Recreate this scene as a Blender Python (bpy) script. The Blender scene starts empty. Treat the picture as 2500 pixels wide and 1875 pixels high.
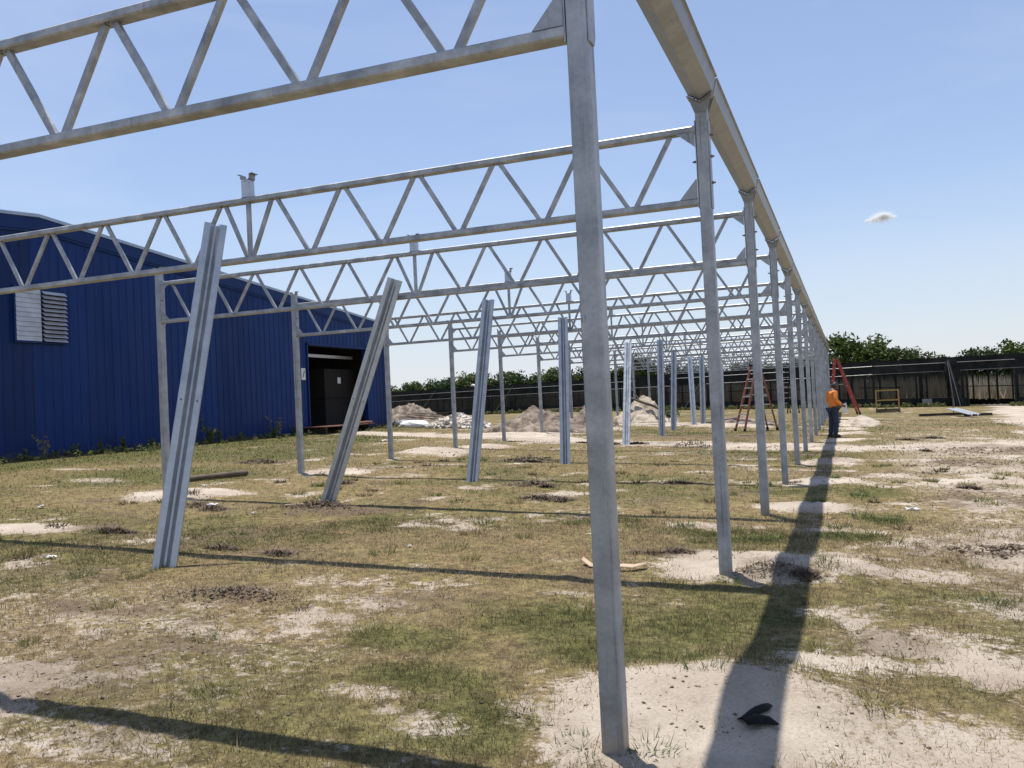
import bpy, bmesh, math, random
import numpy as np
from mathutils import Vector, Matrix
random.seed(7)
rng = np.random.default_rng(11)
sc = bpy.context.scene
col = sc.collection
rad = math.radians

# ------------------------------------------------------------------ camera
cam_d = bpy.data.cameras.new('camera'); cam = bpy.data.objects.new('camera', cam_d); col.objects.link(cam)
Rv = Vector((0.93140821, 0.36082459, -0.04779507)); Uv = Vector((0.05344528, -0.00569083, 0.99855456)); Fv = Vector((-0.36003105, 0.93261634, 0.02458486))
CAM = Vector((1.0173, -3.6698, 1.5234))
M = Matrix((Rv, Uv, -Fv)).transposed().to_4x4(); M.translation = CAM
cam.matrix_world = M
cam_d.sensor_fit = 'HORIZONTAL'; cam_d.sensor_width = 36.0; cam_d.lens = 36.0 * 2119.6 / 2500.0
cam_d.clip_start = 0.05; cam_d.clip_end = 6000
sc.camera = cam
# ------------------------------------------------------------------ world and sun
SUN = Vector((-0.125, 0.118, 1.0)).normalized()
w = bpy.data.worlds.new('World'); sc.world = w; w.use_nodes = True
nt = w.node_tree; nt.nodes.clear()
wo = nt.nodes.new('ShaderNodeOutputWorld'); bg = nt.nodes.new('ShaderNodeBackground'); sky = nt.nodes.new('ShaderNodeTexSky')
sky.sky_type = 'NISHITA'; sky.sun_disc = False
sky.sun_elevation = math.asin(SUN.z); sky.sun_rotation = math.atan2(SUN.x, SUN.y)
sky.altitude = 0; sky.air_density = 1.2; sky.dust_density = 0.25; sky.ozone_density = 7.0
bg.inputs['Strength'].default_value = 0.118
tn = nt.nodes.new('ShaderNodeMix'); tn.data_type = 'RGBA'; tn.blend_type = 'MULTIPLY'; tn.inputs[0].default_value = 1; tn.inputs[7].default_value = (1.18, 1.025, 1.0, 1)   # camera white balance
nt.links.new(sky.outputs[0], tn.inputs[6]); wtc = nt.nodes.new('ShaderNodeTexCoord'); wmp = nt.nodes.new('ShaderNodeMapping'); wmp.inputs['Scale'].default_value = (1.3, 1.3, 5.5); nt.links.new(wtc.outputs['Generated'], wmp.inputs[0])
wn = nt.nodes.new('ShaderNodeTexNoise'); wn.inputs['Scale'].default_value = 2.1; wn.inputs['Detail'].default_value = 6; wn.inputs['Roughness'].default_value = .55; wn.inputs['Distortion'].default_value = .6; nt.links.new(wmp.outputs[0], wn.inputs['Vector'])
wr = nt.nodes.new('ShaderNodeMapRange'); wr.inputs['From Min'].default_value = .42; wr.inputs['From Max'].default_value = .75; wr.inputs['To Min'].default_value = .17; wr.inputs['To Max'].default_value = .36; nt.links.new(wn.outputs[0], wr.inputs[0])
wm_ = nt.nodes.new('ShaderNodeMix'); wm_.data_type = 'RGBA'; wm_.inputs[7].default_value = (5.0, 5.5, 6.6, 1); nt.links.new(wr.outputs[0], wm_.inputs[0]); nt.links.new(tn.outputs[2], wm_.inputs[6])
wx_ = nt.nodes.new('ShaderNodeSeparateXYZ'); nt.links.new(wtc.outputs['Generated'], wx_.inputs[0])
we = nt.nodes.new('ShaderNodeMapRange'); we.interpolation_type = 'SMOOTHSTEP'; we.inputs['From Min'].default_value = -.02; we.inputs['From Max'].default_value = .26; we.inputs['To Min'].default_value = .62; we.inputs['To Max'].default_value = 0; nt.links.new(wx_.outputs[2], we.inputs[0])
wh = nt.nodes.new('ShaderNodeMix'); wh.data_type = 'RGBA'; wh.inputs[7].default_value = (4.7, 5.2, 6.0, 1); nt.links.new(we.outputs[0], wh.inputs[0]); nt.links.new(wm_.outputs[2], wh.inputs[6])
nt.links.new(wh.outputs[2], bg.inputs[0]); nt.links.new(bg.outputs[0], wo.inputs[0])
sl = bpy.data.lights.new('sun', 'SUN'); so = bpy.data.objects.new('sun', sl); col.objects.link(so)
sl.energy = 5.0; sl.angle = rad(0.53); sl.color = (1.0, 0.95, 0.87)
so.rotation_euler = SUN.to_track_quat('Z', 'Y').to_euler()
sc.view_settings.view_transform = 'Standard'; sc.view_settings.look = 'None'
sc.view_settings.exposure = 0.3; sc.view_settings.gamma = 1.0; sc.view_settings.use_curve_mapping = False

# ------------------------------------------------------------------ helpers
def tag(o, label, cat, group=None):
    o['label'] = label; o['category'] = cat
    if group: o['group'] = group
    return o
def empty(name, loc=(0, 0, 0), rz=0):
    o = bpy.data.objects.new(name, None); col.objects.link(o); o.location = loc; o.rotation_euler = (0, 0, rz)
    o.empty_display_size = 0.1
    return o
def link(name, me, mat=None, parent=None, loc=None, smooth=False):
    o = bpy.data.objects.new(name, me); col.objects.link(o)
    if mat is not None and not me.materials: me.materials.append(mat)
    if parent is not None: o.parent = parent
    if loc is not None: o.location = loc
    if smooth: me.shade_smooth()
    return o
def mesh(name, v, f):
    me = bpy.data.meshes.new(name); me.from_pydata([tuple(p) for p in v], [], f); me.update(); return me
class MB:
    def __init__(s): s.v = []; s.f = []
    def add(s, v, f):
        b = len(s.v); s.v += [tuple(p) for p in v]; s.f += [tuple(i + b for i in q) for q in f]; return s
    def box(s, x0, x1, y0, y1, z0, z1):
        v = [(x, y, z) for z in (z0, z1) for y in (y0, y1) for x in (x0, x1)]
        return s.add(v, [(0, 2, 3, 1), (4, 5, 7, 6), (0, 1, 5, 4), (2, 6, 7, 3), (0, 4, 6, 2), (1, 3, 7, 5)])
    def beam(s, a, b, w, h, up=(0, 0, 1)):
        a = Vector(a); b = Vector(b); d = (b - a).normalized(); u = Vector(up)
        if abs(d.dot(u)) > .98: u = Vector((0, 1, 0))
        sx = d.cross(u).normalized() * w / 2; sz = sx.cross(d).normalized() * h / 2
        v = [p + i * sx + j * sz for p in (a, b) for i, j in ((-1, -1), (1, -1), (1, 1), (-1, 1))]
        return s.add(v, [(3, 2, 1, 0), (4, 5, 6, 7), (0, 1, 5, 4), (1, 2, 6, 5), (2, 3, 7, 6), (3, 0, 4, 7)])
    def tube(s, pts, r, n=8, caps=True):
        pts = [Vector(p) for p in pts]; rs = r if isinstance(r, (list, tuple)) else [r] * len(pts)
        b = len(s.v); ref = Vector((0.13, 0.31, 0.94))
        for i, p in enumerate(pts):
            d = (pts[min(i + 1, len(pts) - 1)] - pts[max(i - 1, 0)]).normalized()
            rr = ref if abs(d.dot(ref)) < .95 else Vector((1, 0, 0))
            x = d.cross(rr).normalized(); y = d.cross(x)
            for k in range(n):
                a = 2 * math.pi * k / n; s.v.append(tuple(p + (x * math.cos(a) + y * math.sin(a)) * rs[i]))
        for i in range(len(pts) - 1):
            for k in range(n):
                k2 = (k + 1) % n; s.f.append((b + i * n + k, b + (i + 1) * n + k, b + (i + 1) * n + k2, b + i * n + k2))
        if caps:
            s.f.append(tuple(b + k for k in range(n))); e = b + (len(pts) - 1) * n
            s.f.append(tuple(e + k for k in reversed(range(n))))
        return s
    def prism(s, poly, a, b, axis='y'):
        # poly of 2D points, extruded along axis from a to b
        def P(p, t):
            return (p[0], t, p[1]) if axis == 'y' else ((t, p[0], p[1]) if axis == 'x' else (p[0], p[1], t))
        n = len(poly); v = [P(p, a) for p in poly] + [P(p, b) for p in poly]
        f = [tuple(range(n)), tuple(range(2 * n - 1, n - 1, -1))] + [(i, i + n, (i + 1) % n + n, (i + 1) % n) for i in range(n)]
        return s.add(v, f)
    def sheet(s, line, t, a, b, axis='y'):
        # thin folded sheet following a 2D polyline
        L = [Vector(p) for p in line]; nn = []
        for i in range(len(L)):
            d0 = (L[i] - L[i - 1]).normalized() if i else (L[1] - L[0]).normalized()
            d1 = (L[i + 1] - L[i]).normalized() if i < len(L) - 1 else d0
            q = (Vector((-d0.y, d0.x)) + Vector((-d1.y, d1.x))).normalized(); nn.append(q)
        up = [p + q * t / 2 for p, q in zip(L, nn)]; dn = [p - q * t / 2 for p, q in zip(L, nn)]
        for i in range(len(L) - 1): s.prism([dn[i], dn[i + 1], up[i + 1], up[i]], a, b, axis)
        return s
    def me(s, name):
        m = mesh(name, s.v, s.f)
        bm = bmesh.new(); bm.from_mesh(m); bmesh.ops.recalc_face_normals(bm, faces=bm.faces); bm.to_mesh(m); bm.free()
        return m
    def obj(s, name, mat, parent=None, loc=None, smooth=False): return link(name, s.me(name), mat, parent, loc, smooth)

NT = {}
def vnoise(x, y, scale, seed):
    if seed not in NT: NT[seed] = np.random.default_rng(seed).random((256, 256))
    T = NT[seed]
    x = np.asarray(x, float) / scale; y = np.asarray(y, float) / scale
    xi = np.floor(x).astype(int); yi = np.floor(y).astype(int); fx = x - xi; fy = y - yi
    fx = fx * fx * (3 - 2 * fx); fy = fy * fy * (3 - 2 * fy)
    a = T[xi & 255, yi & 255]; b = T[(xi + 1) & 255, yi & 255]; c = T[xi & 255, (yi + 1) & 255]; d = T[(xi + 1) & 255, (yi + 1) & 255]
    return (a * (1 - fx) + b * fx) * (1 - fy) + (c * (1 - fx) + d * fx) * fy
def fbm(x, y, scale, seed, octv=4, gain=.55):
    t = 0; a = 1; n = 0
    for i in range(octv):
        t = t + a * vnoise(x, y, scale / 2 ** i, seed + i * 17); n += a; a *= gain
    return t / n
def sstep(a, b, x): t = np.clip((x - a) / (b - a), 0, 1); return t * t * (3 - 2 * t)

# ------------------------------------------------------------------ materials
def new_mat(name):
    m = bpy.data.materials.new(name); m.use_nodes = True; t = m.node_tree; t.nodes.clear()
    o = t.nodes.new('ShaderNodeOutputMaterial'); p = t.nodes.new('ShaderNodeBsdfPrincipled'); t.links.new(p.outputs[0], o.inputs[0])
    return m, t, p
def node(t, kind, **kw):
    n = t.nodes.new(kind)
    for k, v in kw.items():
        if k in n.inputs: n.inputs[k].default_value = v
        else: setattr(n, k, v)
    return n
def ramp(t, fac, stops):
    r = t.nodes.new('ShaderNodeValToRGB'); e = r.color_ramp.elements
    while len(e) < len(stops): e.new(.5)
    for q, (p, c) in zip(e, stops): q.position = p; q.color = (c[0], c[1], c[2], 1) if len(c) == 3 else c
    t.links.new(fac, r.inputs[0]); return r.outputs[0]
def noisy(name, c1, c2, scale=6, rough=.7, metal=0, bump=.1, bscale=None, detail=6, rough2=None, spec=.5, coords='Object', stretch=(1, 1, 1), c3=None, lo=.35, hi=.65):
    m, t, p = new_mat(name)
    tc = t.nodes.new('ShaderNodeTexCoord'); mp = t.nodes.new('ShaderNodeMapping'); mp.inputs['Scale'].default_value = stretch
    t.links.new(tc.outputs[coords], mp.inputs[0])
    n1 = node(t, 'ShaderNodeTexNoise', Scale=scale, Detail=detail, Roughness=.6); t.links.new(mp.outputs[0], n1.inputs['Vector'])
    stops = [(lo, c1), (hi, c2)] if c3 is None else [(lo, c1), ((lo + hi) / 2, c2), (hi, c3)]
    t.links.new(ramp(t, n1.outputs[0], stops), p.inputs['Base Color'])
    p.inputs['Metallic'].default_value = metal; p.inputs['Specular IOR Level'].default_value = spec
    if rough2 is None: p.inputs['Roughness'].default_value = rough
    else:
        n3 = node(t, 'ShaderNodeTexNoise', Scale=scale * 1.7, Detail=3); t.links.new(mp.outputs[0], n3.inputs['Vector'])
        mr = node(t, 'ShaderNodeMapRange'); mr.inputs['To Min'].default_value = rough; mr.inputs['To Max'].default_value = rough2
        mr.inputs['From Min'].default_value = .3; mr.inputs['From Max'].default_value = .7
        t.links.new(n3.outputs[0], mr.inputs[0]); t.links.new(mr.outputs[0], p.inputs['Roughness'])
    if bump:
        n2 = node(t, 'ShaderNodeTexNoise', Scale=bscale or scale * 4, Detail=4); t.links.new(mp.outputs[0], n2.inputs['Vector'])
        b = node(t, 'ShaderNodeBump', Strength=bump, Distance=.02); t.links.new(n2.outputs[0], b.inputs['Height']); t.links.new(b.outputs[0], p.inputs['Normal'])
    return m
def galv(name, c1, c2, c3, metal, r1, r2, streak=1.0):
    # hot dip galvanised steel: large cloudy patches, spangle, and vertical run marks
    m, t, p = new_mat(name)
    tc = t.nodes.new('ShaderNodeTexCoord'); oi = t.nodes.new('ShaderNodeObjectInfo')
    ad = node(t, 'ShaderNodeVectorMath', operation='ADD'); sc_ = node(t, 'ShaderNodeVectorMath', operation='SCALE'); cb = node(t, 'ShaderNodeCombineXYZ')
    mu = node(t, 'ShaderNodeMath', operation='MULTIPLY'); mu.inputs[1].default_value = 37.0
    t.links.new(oi.outputs['Random'], mu.inputs[0]); t.links.new(mu.outputs[0], cb.inputs[0]); t.links.new(mu.outputs[0], cb.inputs[2])
    t.links.new(tc.outputs['Object'], ad.inputs[0]); t.links.new(cb.outputs[0], ad.inputs[1])
    n1 = node(t, 'ShaderNodeTexNoise', Scale=5.5, Detail=7, Roughness=.65); t.links.new(ad.outputs[0], n1.inputs['Vector'])
    vo = node(t, 'ShaderNodeTexVoronoi', Scale=70); t.links.new(ad.outputs[0], vo.inputs['Vector'])
    mp = t.nodes.new('ShaderNodeMapping'); mp.inputs['Scale'].default_value = (38, 38, 1.1); t.links.new(ad.outputs[0], mp.inputs[0])
    n2 = node(t, 'ShaderNodeTexNoise', Scale=1.0, Detail=4); t.links.new(mp.outputs[0], n2.inputs['Vector'])
    a = ramp(t, n1.outputs[0], [(.32, c1), (.5, c2), (.68, c3)])
    sp = ramp(t, vo.outputs['Color'], [(0, (.88, .88, .88)), (1, (1.06, 1.06, 1.06))])
    mx = node(t, 'ShaderNodeMix', data_type='RGBA', blend_type='MULTIPLY'); mx.inputs['Factor'].default_value = .8
    t.links.new(a, mx.inputs[6]); t.links.new(sp, mx.inputs[7])
    st = ramp(t, n2.outputs[0], [(.30, (.45, .45, .47)), (.40, (1, 1, 1)), (.72, (1, 1, 1)), (.80, (1.15, 1.15, 1.15))])
    m2 = node(t, 'ShaderNodeMix', data_type='RGBA', blend_type='MULTIPLY'); m2.inputs['Factor'].default_value = .38 * streak
    t.links.new(mx.outputs[2], m2.inputs[6]); t.links.new(st, m2.inputs[7])
    t.links.new(m2.outputs[2], p.inputs['Base Color'])
    mr = node(t, 'ShaderNodeMapRange'); mr.inputs['From Min'].default_value = .3; mr.inputs['From Max'].default_value = .7
    mr.inputs['To Min'].default_value = r1; mr.inputs['To Max'].default_value = r2
    t.links.new(n1.outputs[0], mr.inputs[0]); t.links.new(mr.outputs[0], p.inputs['Roughness'])
    p.inputs['Metallic'].default_value = metal
    b = node(t, 'ShaderNodeBump', Strength=.12, Distance=.01); t.links.new(n1.outputs[0], b.inputs['Height']); t.links.new(b.outputs[0], p.inputs['Normal'])
    return m
M_GAL = galv('galvanised_steel', (.26, .278, .297), (.37, .392, .416), (.49, .513, .537), .4, .40, .60, 1.5)
M_COL = galv('galvanised_column', (.26, .278, .297), (.37, .392, .416), (.49, .513, .537), .4, .40, .60, 1.6)
def weather():
    t = M_COL.node_tree; p = [q for q in t.nodes if q.type == 'BSDF_PRINCIPLED'][0]; src = p.inputs['Base Color'].links[0].from_socket
    geo = t.nodes.new('ShaderNodeNewGeometry'); sx = t.nodes.new('ShaderNodeSeparateXYZ'); tc = t.nodes.new('ShaderNodeTexCoord'); t.links.new(tc.outputs['Object'], sx.inputs[0])
    n = node(t, 'ShaderNodeTexNoise', Scale=9, Detail=6, Roughness=.7); t.links.new(geo.outputs['Position'], n.inputs['Vector'])
    a = node(t, 'ShaderNodeMath', operation='MULTIPLY_ADD'); t.links.new(n.outputs[0], a.inputs[0]); a.inputs[1].default_value = .9; a.inputs[2].default_value = -.18
    d = node(t, 'ShaderNodeMath', operation='SUBTRACT'); t.links.new(a.outputs[0], d.inputs[0]); t.links.new(sx.outputs[2], d.inputs[1])
    m2 = node(t, 'ShaderNodeMix', data_type='RGBA'); t.links.new(ramp(t, d.outputs[0], [(.0, (0, 0, 0)), (.22, (.7, .7, .7))]), m2.inputs['Factor']); t.links.new(src, m2.inputs[6]); m2.inputs[7].default_value = (.30, .26, .21, 1)
    mp = t.nodes.new('ShaderNodeMapping'); mp.inputs['Scale'].default_value = (26, 26, 5); t.links.new(geo.outputs['Position'], mp.inputs[0])
    n2 = node(t, 'ShaderNodeTexNoise', Scale=1, Detail=5, Roughness=.6); t.links.new(mp.outputs[0], n2.inputs['Vector'])
    m3 = node(t, 'ShaderNodeMix', data_type='RGBA'); t.links.new(ramp(t, n2.outputs[0], [(.70, (0, 0, 0)), (.73, (.75, .75, .75))]), m3.inputs['Factor']); t.links.new(m2.outputs[2], m3.inputs[6]); m3.inputs[7].default_value = (.10, .10, .105, 1)
    t.links.new(m3.outputs[2], p.inputs['Base Color'])
weather()
M_TRUSS = galv('galvanised_truss', (.21, .223, .237), (.345, .361, .379), (.52, .54, .56), .38, .36, .60, 1.1)
M_NEW = galv('new_galvanised_sheet', (.40, .425, .455), (.47, .495, .525), (.55, .575, .605), .68, .30, .46, .3)
M_GUT = galv('gutter_sheet', (.215, .22, .222), (.27, .275, .277), (.34, .345, .347), .35, .36, .5, .4)
M_BOLT = noisy('bolt_steel', (.10, .095, .09), (.22, .2, .18), 30, .5, .6, 0)
M_WHITE = noisy('white_paint', (.62, .62, .62), (.74, .74, .73), 5, .5, 0, .02)
M_DARK = noisy('dark_rubber', (.006, .006, .006), (.015, .015, .015), 8, .85, 0, .1, spec=.15)
M_YELL = noisy('yellow_paint', (.34, .21, .055), (.45, .29, .08), 7, .5, 0, .05)
M_RED = noisy('red_fibreglass', (.30, .035, .025), (.40, .06, .04), 9, .5, 0, .05)
M_BRN = noisy('brown_fibreglass', (.20, .055, .035), (.28, .085, .05), 9, .55, 0, .05)
M_ALU = noisy('aluminium_tread', (.48, .48, .48), (.62, .62, .62), 12, .4, .5, .03)
M_WOOD = noisy('weathered_wood', (.07, .052, .035), (.17, .13, .09), 5, .85, 0, .3, stretch=(1, 1, 8))
M_TAN = noisy('tan_board', (.36, .26, .17), (.48, .37, .25), 8, .8, 0, .1)
M_BARK = noisy('tree_bark', (.06, .05, .04), (.12, .10, .08), 5, .9, 0, .4)
M_BLUE = noisy('blue_painted_steel', (.0015, .020, .112), (.002, .026, .134), .9, .45, 0, .02, bscale=3, rough2=.6, spec=.25, coords='Object', stretch=(1, 1, .25))
def cladding():
    t = M_BLUE.node_tree; p = [q for q in t.nodes if q.type == 'BSDF_PRINCIPLED'][0]; src = p.inputs['Base Color'].links[0].from_socket
    oi = t.nodes.new('ShaderNodeObjectInfo'); tc = t.nodes.new('ShaderNodeTexCoord'); mr = node(t, 'ShaderNodeMapRange'); mr.inputs['To Min'].default_value = .82; mr.inputs['To Max'].default_value = 1.2; t.links.new(oi.outputs['Random'], mr.inputs[0])
    sc_ = node(t, 'ShaderNodeVectorMath', operation='SCALE'); t.links.new(src, sc_.inputs[0]); t.links.new(mr.outputs[0], sc_.inputs['Scale'])
    mp = t.nodes.new('ShaderNodeMapping'); mp.inputs['Scale'].default_value = (6, 6, .35); t.links.new(tc.outputs['Object'], mp.inputs[0])
    n = node(t, 'ShaderNodeTexNoise', Scale=1.6, Detail=6, Roughness=.65); t.links.new(mp.outputs[0], n.inputs['Vector'])
    f = ramp(t, n.outputs[0], [(.52, (0, 0, 0)), (.78, (.3, .3, .3))])
    m1 = node(t, 'ShaderNodeMix', data_type='RGBA'); t.links.new(f, m1.inputs['Factor']); t.links.new(sc_.outputs[0], m1.inputs[6]); m1.inputs[7].default_value = (.03, .05, .12, 1)
    sx = t.nodes.new('ShaderNodeSeparateXYZ'); t.links.new(tc.outputs['Object'], sx.inputs[0])
    n2 = node(t, 'ShaderNodeTexNoise', Scale=3.0, Detail=6, Roughness=.7); t.links.new(tc.outputs['Object'], n2.inputs['Vector'])
    a = node(t, 'ShaderNodeMath', operation='MULTIPLY_ADD'); t.links.new(n2.outputs[0], a.inputs[0]); a.inputs[1].default_value = 1.1; a.inputs[2].default_value = -.25
    d = node(t, 'ShaderNodeMath', operation='SUBTRACT'); t.links.new(a.outputs[0], d.inputs[0]); t.links.new(sx.outputs[2], d.inputs[1])
    f2 = ramp(t, d.outputs[0], [(.0, (0, 0, 0)), (.4, (.65, .65, .65))])
    m2 = node(t, 'ShaderNodeMix', data_type='RGBA'); t.links.new(f2, m2.inputs['Factor']); t.links.new(m1.outputs[2], m2.inputs[6]); m2.inputs[7].default_value = (.12, .10, .085, 1)
    t.links.new(m2.outputs[2], p.inputs['Base Color'])
cladding()
M_BLUETRIM = noisy('blue_trim', (.0015, .020, .108), (.002, .026, .128), 2, .5, 0, .0, spec=.25)
M_ROOF = noisy('pale_roof_sunlit_edge', (.30, .38, .50), (.38, .46, .58), 3, .4, .1, 0)
M_LOUV = noisy('louvre_aluminium', (.42, .43, .46), (.56, .57, .60), 3, .5, .2, .03)
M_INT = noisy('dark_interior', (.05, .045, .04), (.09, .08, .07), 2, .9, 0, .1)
M_CONC = noisy('concrete', (.22, .21, .19), (.32, .30, .28), 3, .85, 0, .15)
M_RUST = noisy('rusty_plate', (.16, .07, .045), (.30, .16, .11), 6, .8, .1, .2)
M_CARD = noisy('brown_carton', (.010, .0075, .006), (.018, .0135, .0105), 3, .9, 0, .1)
M_POST = noisy('tarred_post', (.018, .016, .014), (.05, .042, .035), 6, .85, 0, .3)
M_PIPE = noisy('pipe_grey', (.17, .17, .17), (.27, .27, .27), 8, .45, .4, 0)
M_WIRE = noisy('guy_wire', (.16, .15, .13), (.22, .2, .18), 8, .6, .3, 0)
M_CLOD = noisy('soil_clod', (.08, .058, .04), (.20, .15, .105), 12, .95, 0, .4)
M_RUB = noisy('broken_concrete', (.34, .31, .27), (.58, .54, .48), 2.2, .9, 0, .2, coords='Object', c3=(.44, .36, .30))
M_MND = noisy('heaped_sand_soil', (.06, .045, .033), (.155, .122, .094), 2.8, .95, 0, 1.0, bscale=12, c3=(.28, .23, .182), lo=.34, hi=.62)
M_MNDP = noisy('heaped_pale_sand', (.16, .13, .10), (.42, .36, .29), 2.4, .95, 0, .9, bscale=10, lo=.3, hi=.55)

def attr_mat(name, rough=.8, transl=.25):
    m, t, p = new_mat(name)
    a = node(t, 'ShaderNodeAttribute', attribute_name='Col'); t.links.new(a.outputs['Color'], p.inputs['Base Color'])
    p.inputs['Roughness'].default_value = rough; p.inputs['Specular IOR Level'].default_value = .25
    if transl:
        tr = t.nodes.new('ShaderNodeBsdfTranslucent'); t.links.new(a.outputs['Color'], tr.inputs[0])
        mx = node(t, 'ShaderNodeMixShader'); mx.inputs[0].default_value = transl
        out = [n for n in t.nodes if n.type == 'OUTPUT_MATERIAL'][0]
        t.links.new(p.outputs[0], mx.inputs[1]); t.links.new(tr.outputs[0], mx.inputs[2]); t.links.new(mx.outputs[0], out.inputs[0])
    return m
M_GRASS = attr_mat('grass_blades', .75, .3)
M_LEAF = attr_mat('tree_leaves', .6, .3)
M_WEED = attr_mat('weed_leaves', .7, .3)
M_CHIP = attr_mat('loose_crumbs', .95, 0)

def np_mesh(name, V, Fidx, colors=None, nper=3, attrs=None):
    me = bpy.data.meshes.new(name); nv = len(V); nf = len(Fidx)
    me.vertices.add(nv); me.vertices.foreach_set('co', np.asarray(V, np.float32).ravel())
    me.loops.add(nf * nper); me.polygons.add(nf)
    me.loops.foreach_set('vertex_index', np.asarray(Fidx, np.int32).ravel())
    me.polygons.foreach_set('loop_start', np.arange(0, nf * nper, nper, dtype=np.int32))
    me.polygons.foreach_set('loop_total', np.full(nf, nper, np.int32))
    me.update(calc_edges=True)
    if colors is not None:
        c = me.color_attributes.new('Col', 'FLOAT_COLOR', 'POINT')
        c.data.foreach_set('color', np.hstack([colors, np.ones((nv, 1))]).astype(np.float32).ravel())
    for k, a in (attrs or {}).items():
        q = me.attributes.new(k, 'FLOAT', 'POINT'); q.data.foreach_set('value', np.asarray(a, np.float32))
    return me

# ------------------------------------------------------------------ ground
S = 3.66; W = 9.23; NB = 15
# x, y, rx, ry, hump height, hump dx, dy : bare sand thrown up round the column footings
SAND = [(.30, .50, 1.0, .80, .12, .2, .35), (.15, 4.10, 1.10, .78, .12, .4, .0), (.40, 7.9, .85, .85, .09, .2, .1), (.55, 11.4, .68, .85, .09, .1, .1),
        (.60, 15.3, .78, 1.0, .09, .1, .1), (.9, 19.2, 1.1, 1.0, .08, 0, 0), (.8, 22.8, .9, 1.1, .08, .2, 0), (1.0, 26.2, .8, 1.2, .10, .2, 0), (.9, 29.6, .9, 1.2, .08, 0, 0),
        (1.2, 32.5, 1.0, 1.6, .25, .3, .3), (1, 37, .8, 1.2, .05, 0, 0), (.8, 41, .8, 1.2, .05, 0, 0),
        (-9.0, 7.5, 1.15, .9, .05, .0, 0), (-8.5, 4.15, 1.0, .42, .03, 0, 0), (-8.6, 11.4, .95, 1.0, .05, 0, 0), (-9.0, 16.4, 1.15, 1.5, .18, 0, 0), (-8.6, 19.0, .9, 1.0, .08, 0, 0),
        (-3.3, 2.72, .33, .35, 0, 0, 0, .52), (-2.55, 2.1, .7, .22, 0, 0, 0, .52), (-3.2, 1.05, .9, .25, 0, 0, 0, .52), (-1.45, .28, .35, .18, 0, 0, 0, .52), (-.9, 0, .3, .2, 0, 0, 0, .52),
        (-4.2, 1.0, .6, .25, 0, 0, 0, .52), (1.45, 2.2, .7, .5, .02, 0, 0, .52), (2.3, 1.6, 1.0, .9, .02, 0, 0, .52), (1.3, .2, .9, .7, .0, 0, 0, .75), (2.1, 3.3, .8, .5, 0, 0, 0, .52), (-2.3, -.6, .8, .3, 0, 0, 0, .52), (-12.5, 9.0, 1.2, .5, 0, 0, 0, .52), (-15, 11, 1.2, .4, 0, 0, 0, .52),
        (-3.5, 31.5, 2.0, 1.6, .15, 0, 0), (-6, 33.5, 3.5, 2.2, .1, 0, 0), (-10, 25.5, 3.0, 1.5, .1, 0, 0), (-8.5, 29.5, 2.0, 2.0, .1, 0, 0)]
DIRT = [(2.1, 5.5, .9, .7), (2.7, 9.8, .9, 1.3), (-5.67, 6.4, 1.3, .5), (-7.1, 9.6, .7, .35), (-4.9, 7.6, .8, .3), (-3.9, 9.9, .6, .4), (-3.2, 8.3, .55, .35), (-5.7, 14.7, .9, .5), (-1.8, 10.7, .7, .4),
        (-11.8, 13.1, 1.2, .5), (-7.8, 6.3, .6, .3), (-7.0, 4.1, .5, .3), (-3.75, 1.95, .75, .42), (-4.3, 1.3, .8, .3), (-2.9, .75, .55, .16), (-.55, 4.45, .6, .25), (.45, 3.85, .55, .35), (-4.7, 21.0, 1.6, .8), (-3.0, 24.5, 3.2, 1.6), (-1.3, 13.9, .6, .3), (4.3, 13, 1.4, 1.1), (2.2, 1.0, .5, .35), (-4.9, 3.6, 1.3, .25), (3.2, 15.5, 1.0, 1.2), (4.0, 20, 2.0, 2.0), (2.8, 24, 1.2, 1.0)]
GREEN = [(-.35, 1.45, .75, .45), (.0, 2.1, .6, .6), (-.67, .25, .5, .3), (-1.2, .55, .6, .4), (-.7, -.1, .4, .3), (-.9, 2.0, .8, .6), (-1.7, 1.3, .6, .4), (.5, 2.6, .5, .5), (1.0, 6.0, .5, .4), (1.3, 7.3, .4, .5), (-14, 16, 4, 4), (-15.5, 22, 3, 5), (-12, 10, 3, 2.5), (-.3, 5.8, .9, .6), (.0, 9.8, .9, .6), (-.05, .0, .28, .28), (-17.5, 15, 2, 20), (1.2, 10, .5, 1), (-4, 27, 3, 1.2)]
ROADS = [([(-30, 28.6), (-19.5, 26.9), (-15, 25.7), (-10, 23.8), (-6.5, 22.0), (-1, 20.2), (2.5, 20.0), (5.5, 22), (8, 27)], 1.25), ([(12, 75), (10.6, 57), (9.6, 47), (8.3, 37), (7.4, 28), (7.0, 18), (7.2, 6)], 1.3)]
def seg_dist(x, y, pts):
    d = np.full(np.shape(x), 1e9)
    for (ax, ay), (bx, by) in zip(pts[:-1], pts[1:]):
        vx, vy = bx - ax, by - ay; t = np.clip(((x - ax) * vx + (y - ay) * vy) / (vx * vx + vy * vy), 0, 1)
        d = np.minimum(d, np.hypot(x - ax - t * vx, y - ay - t * vy))
    return d
def warp(x, y): return (fbm(x, y, .9, 301, 5, .62) - .5) * 1.3, (fbm(x, y, .9, 417, 5, .62) - .5) * 1.3
def blob(x, y, L, soft=.35):
    wx, wy = warp(x, y)
    m = np.zeros(np.shape(x))
    for q in L:
        k = min(q[2], q[3], 1.0); st = q[7] if len(q) > 7 else 1.0
        d = np.hypot((x + wx * k - q[0]) / q[2], (y + wy * k - q[1]) / q[3]); m = np.maximum(m, st * (1 - sstep(soft, 1.25, d)))
    return m
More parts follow.
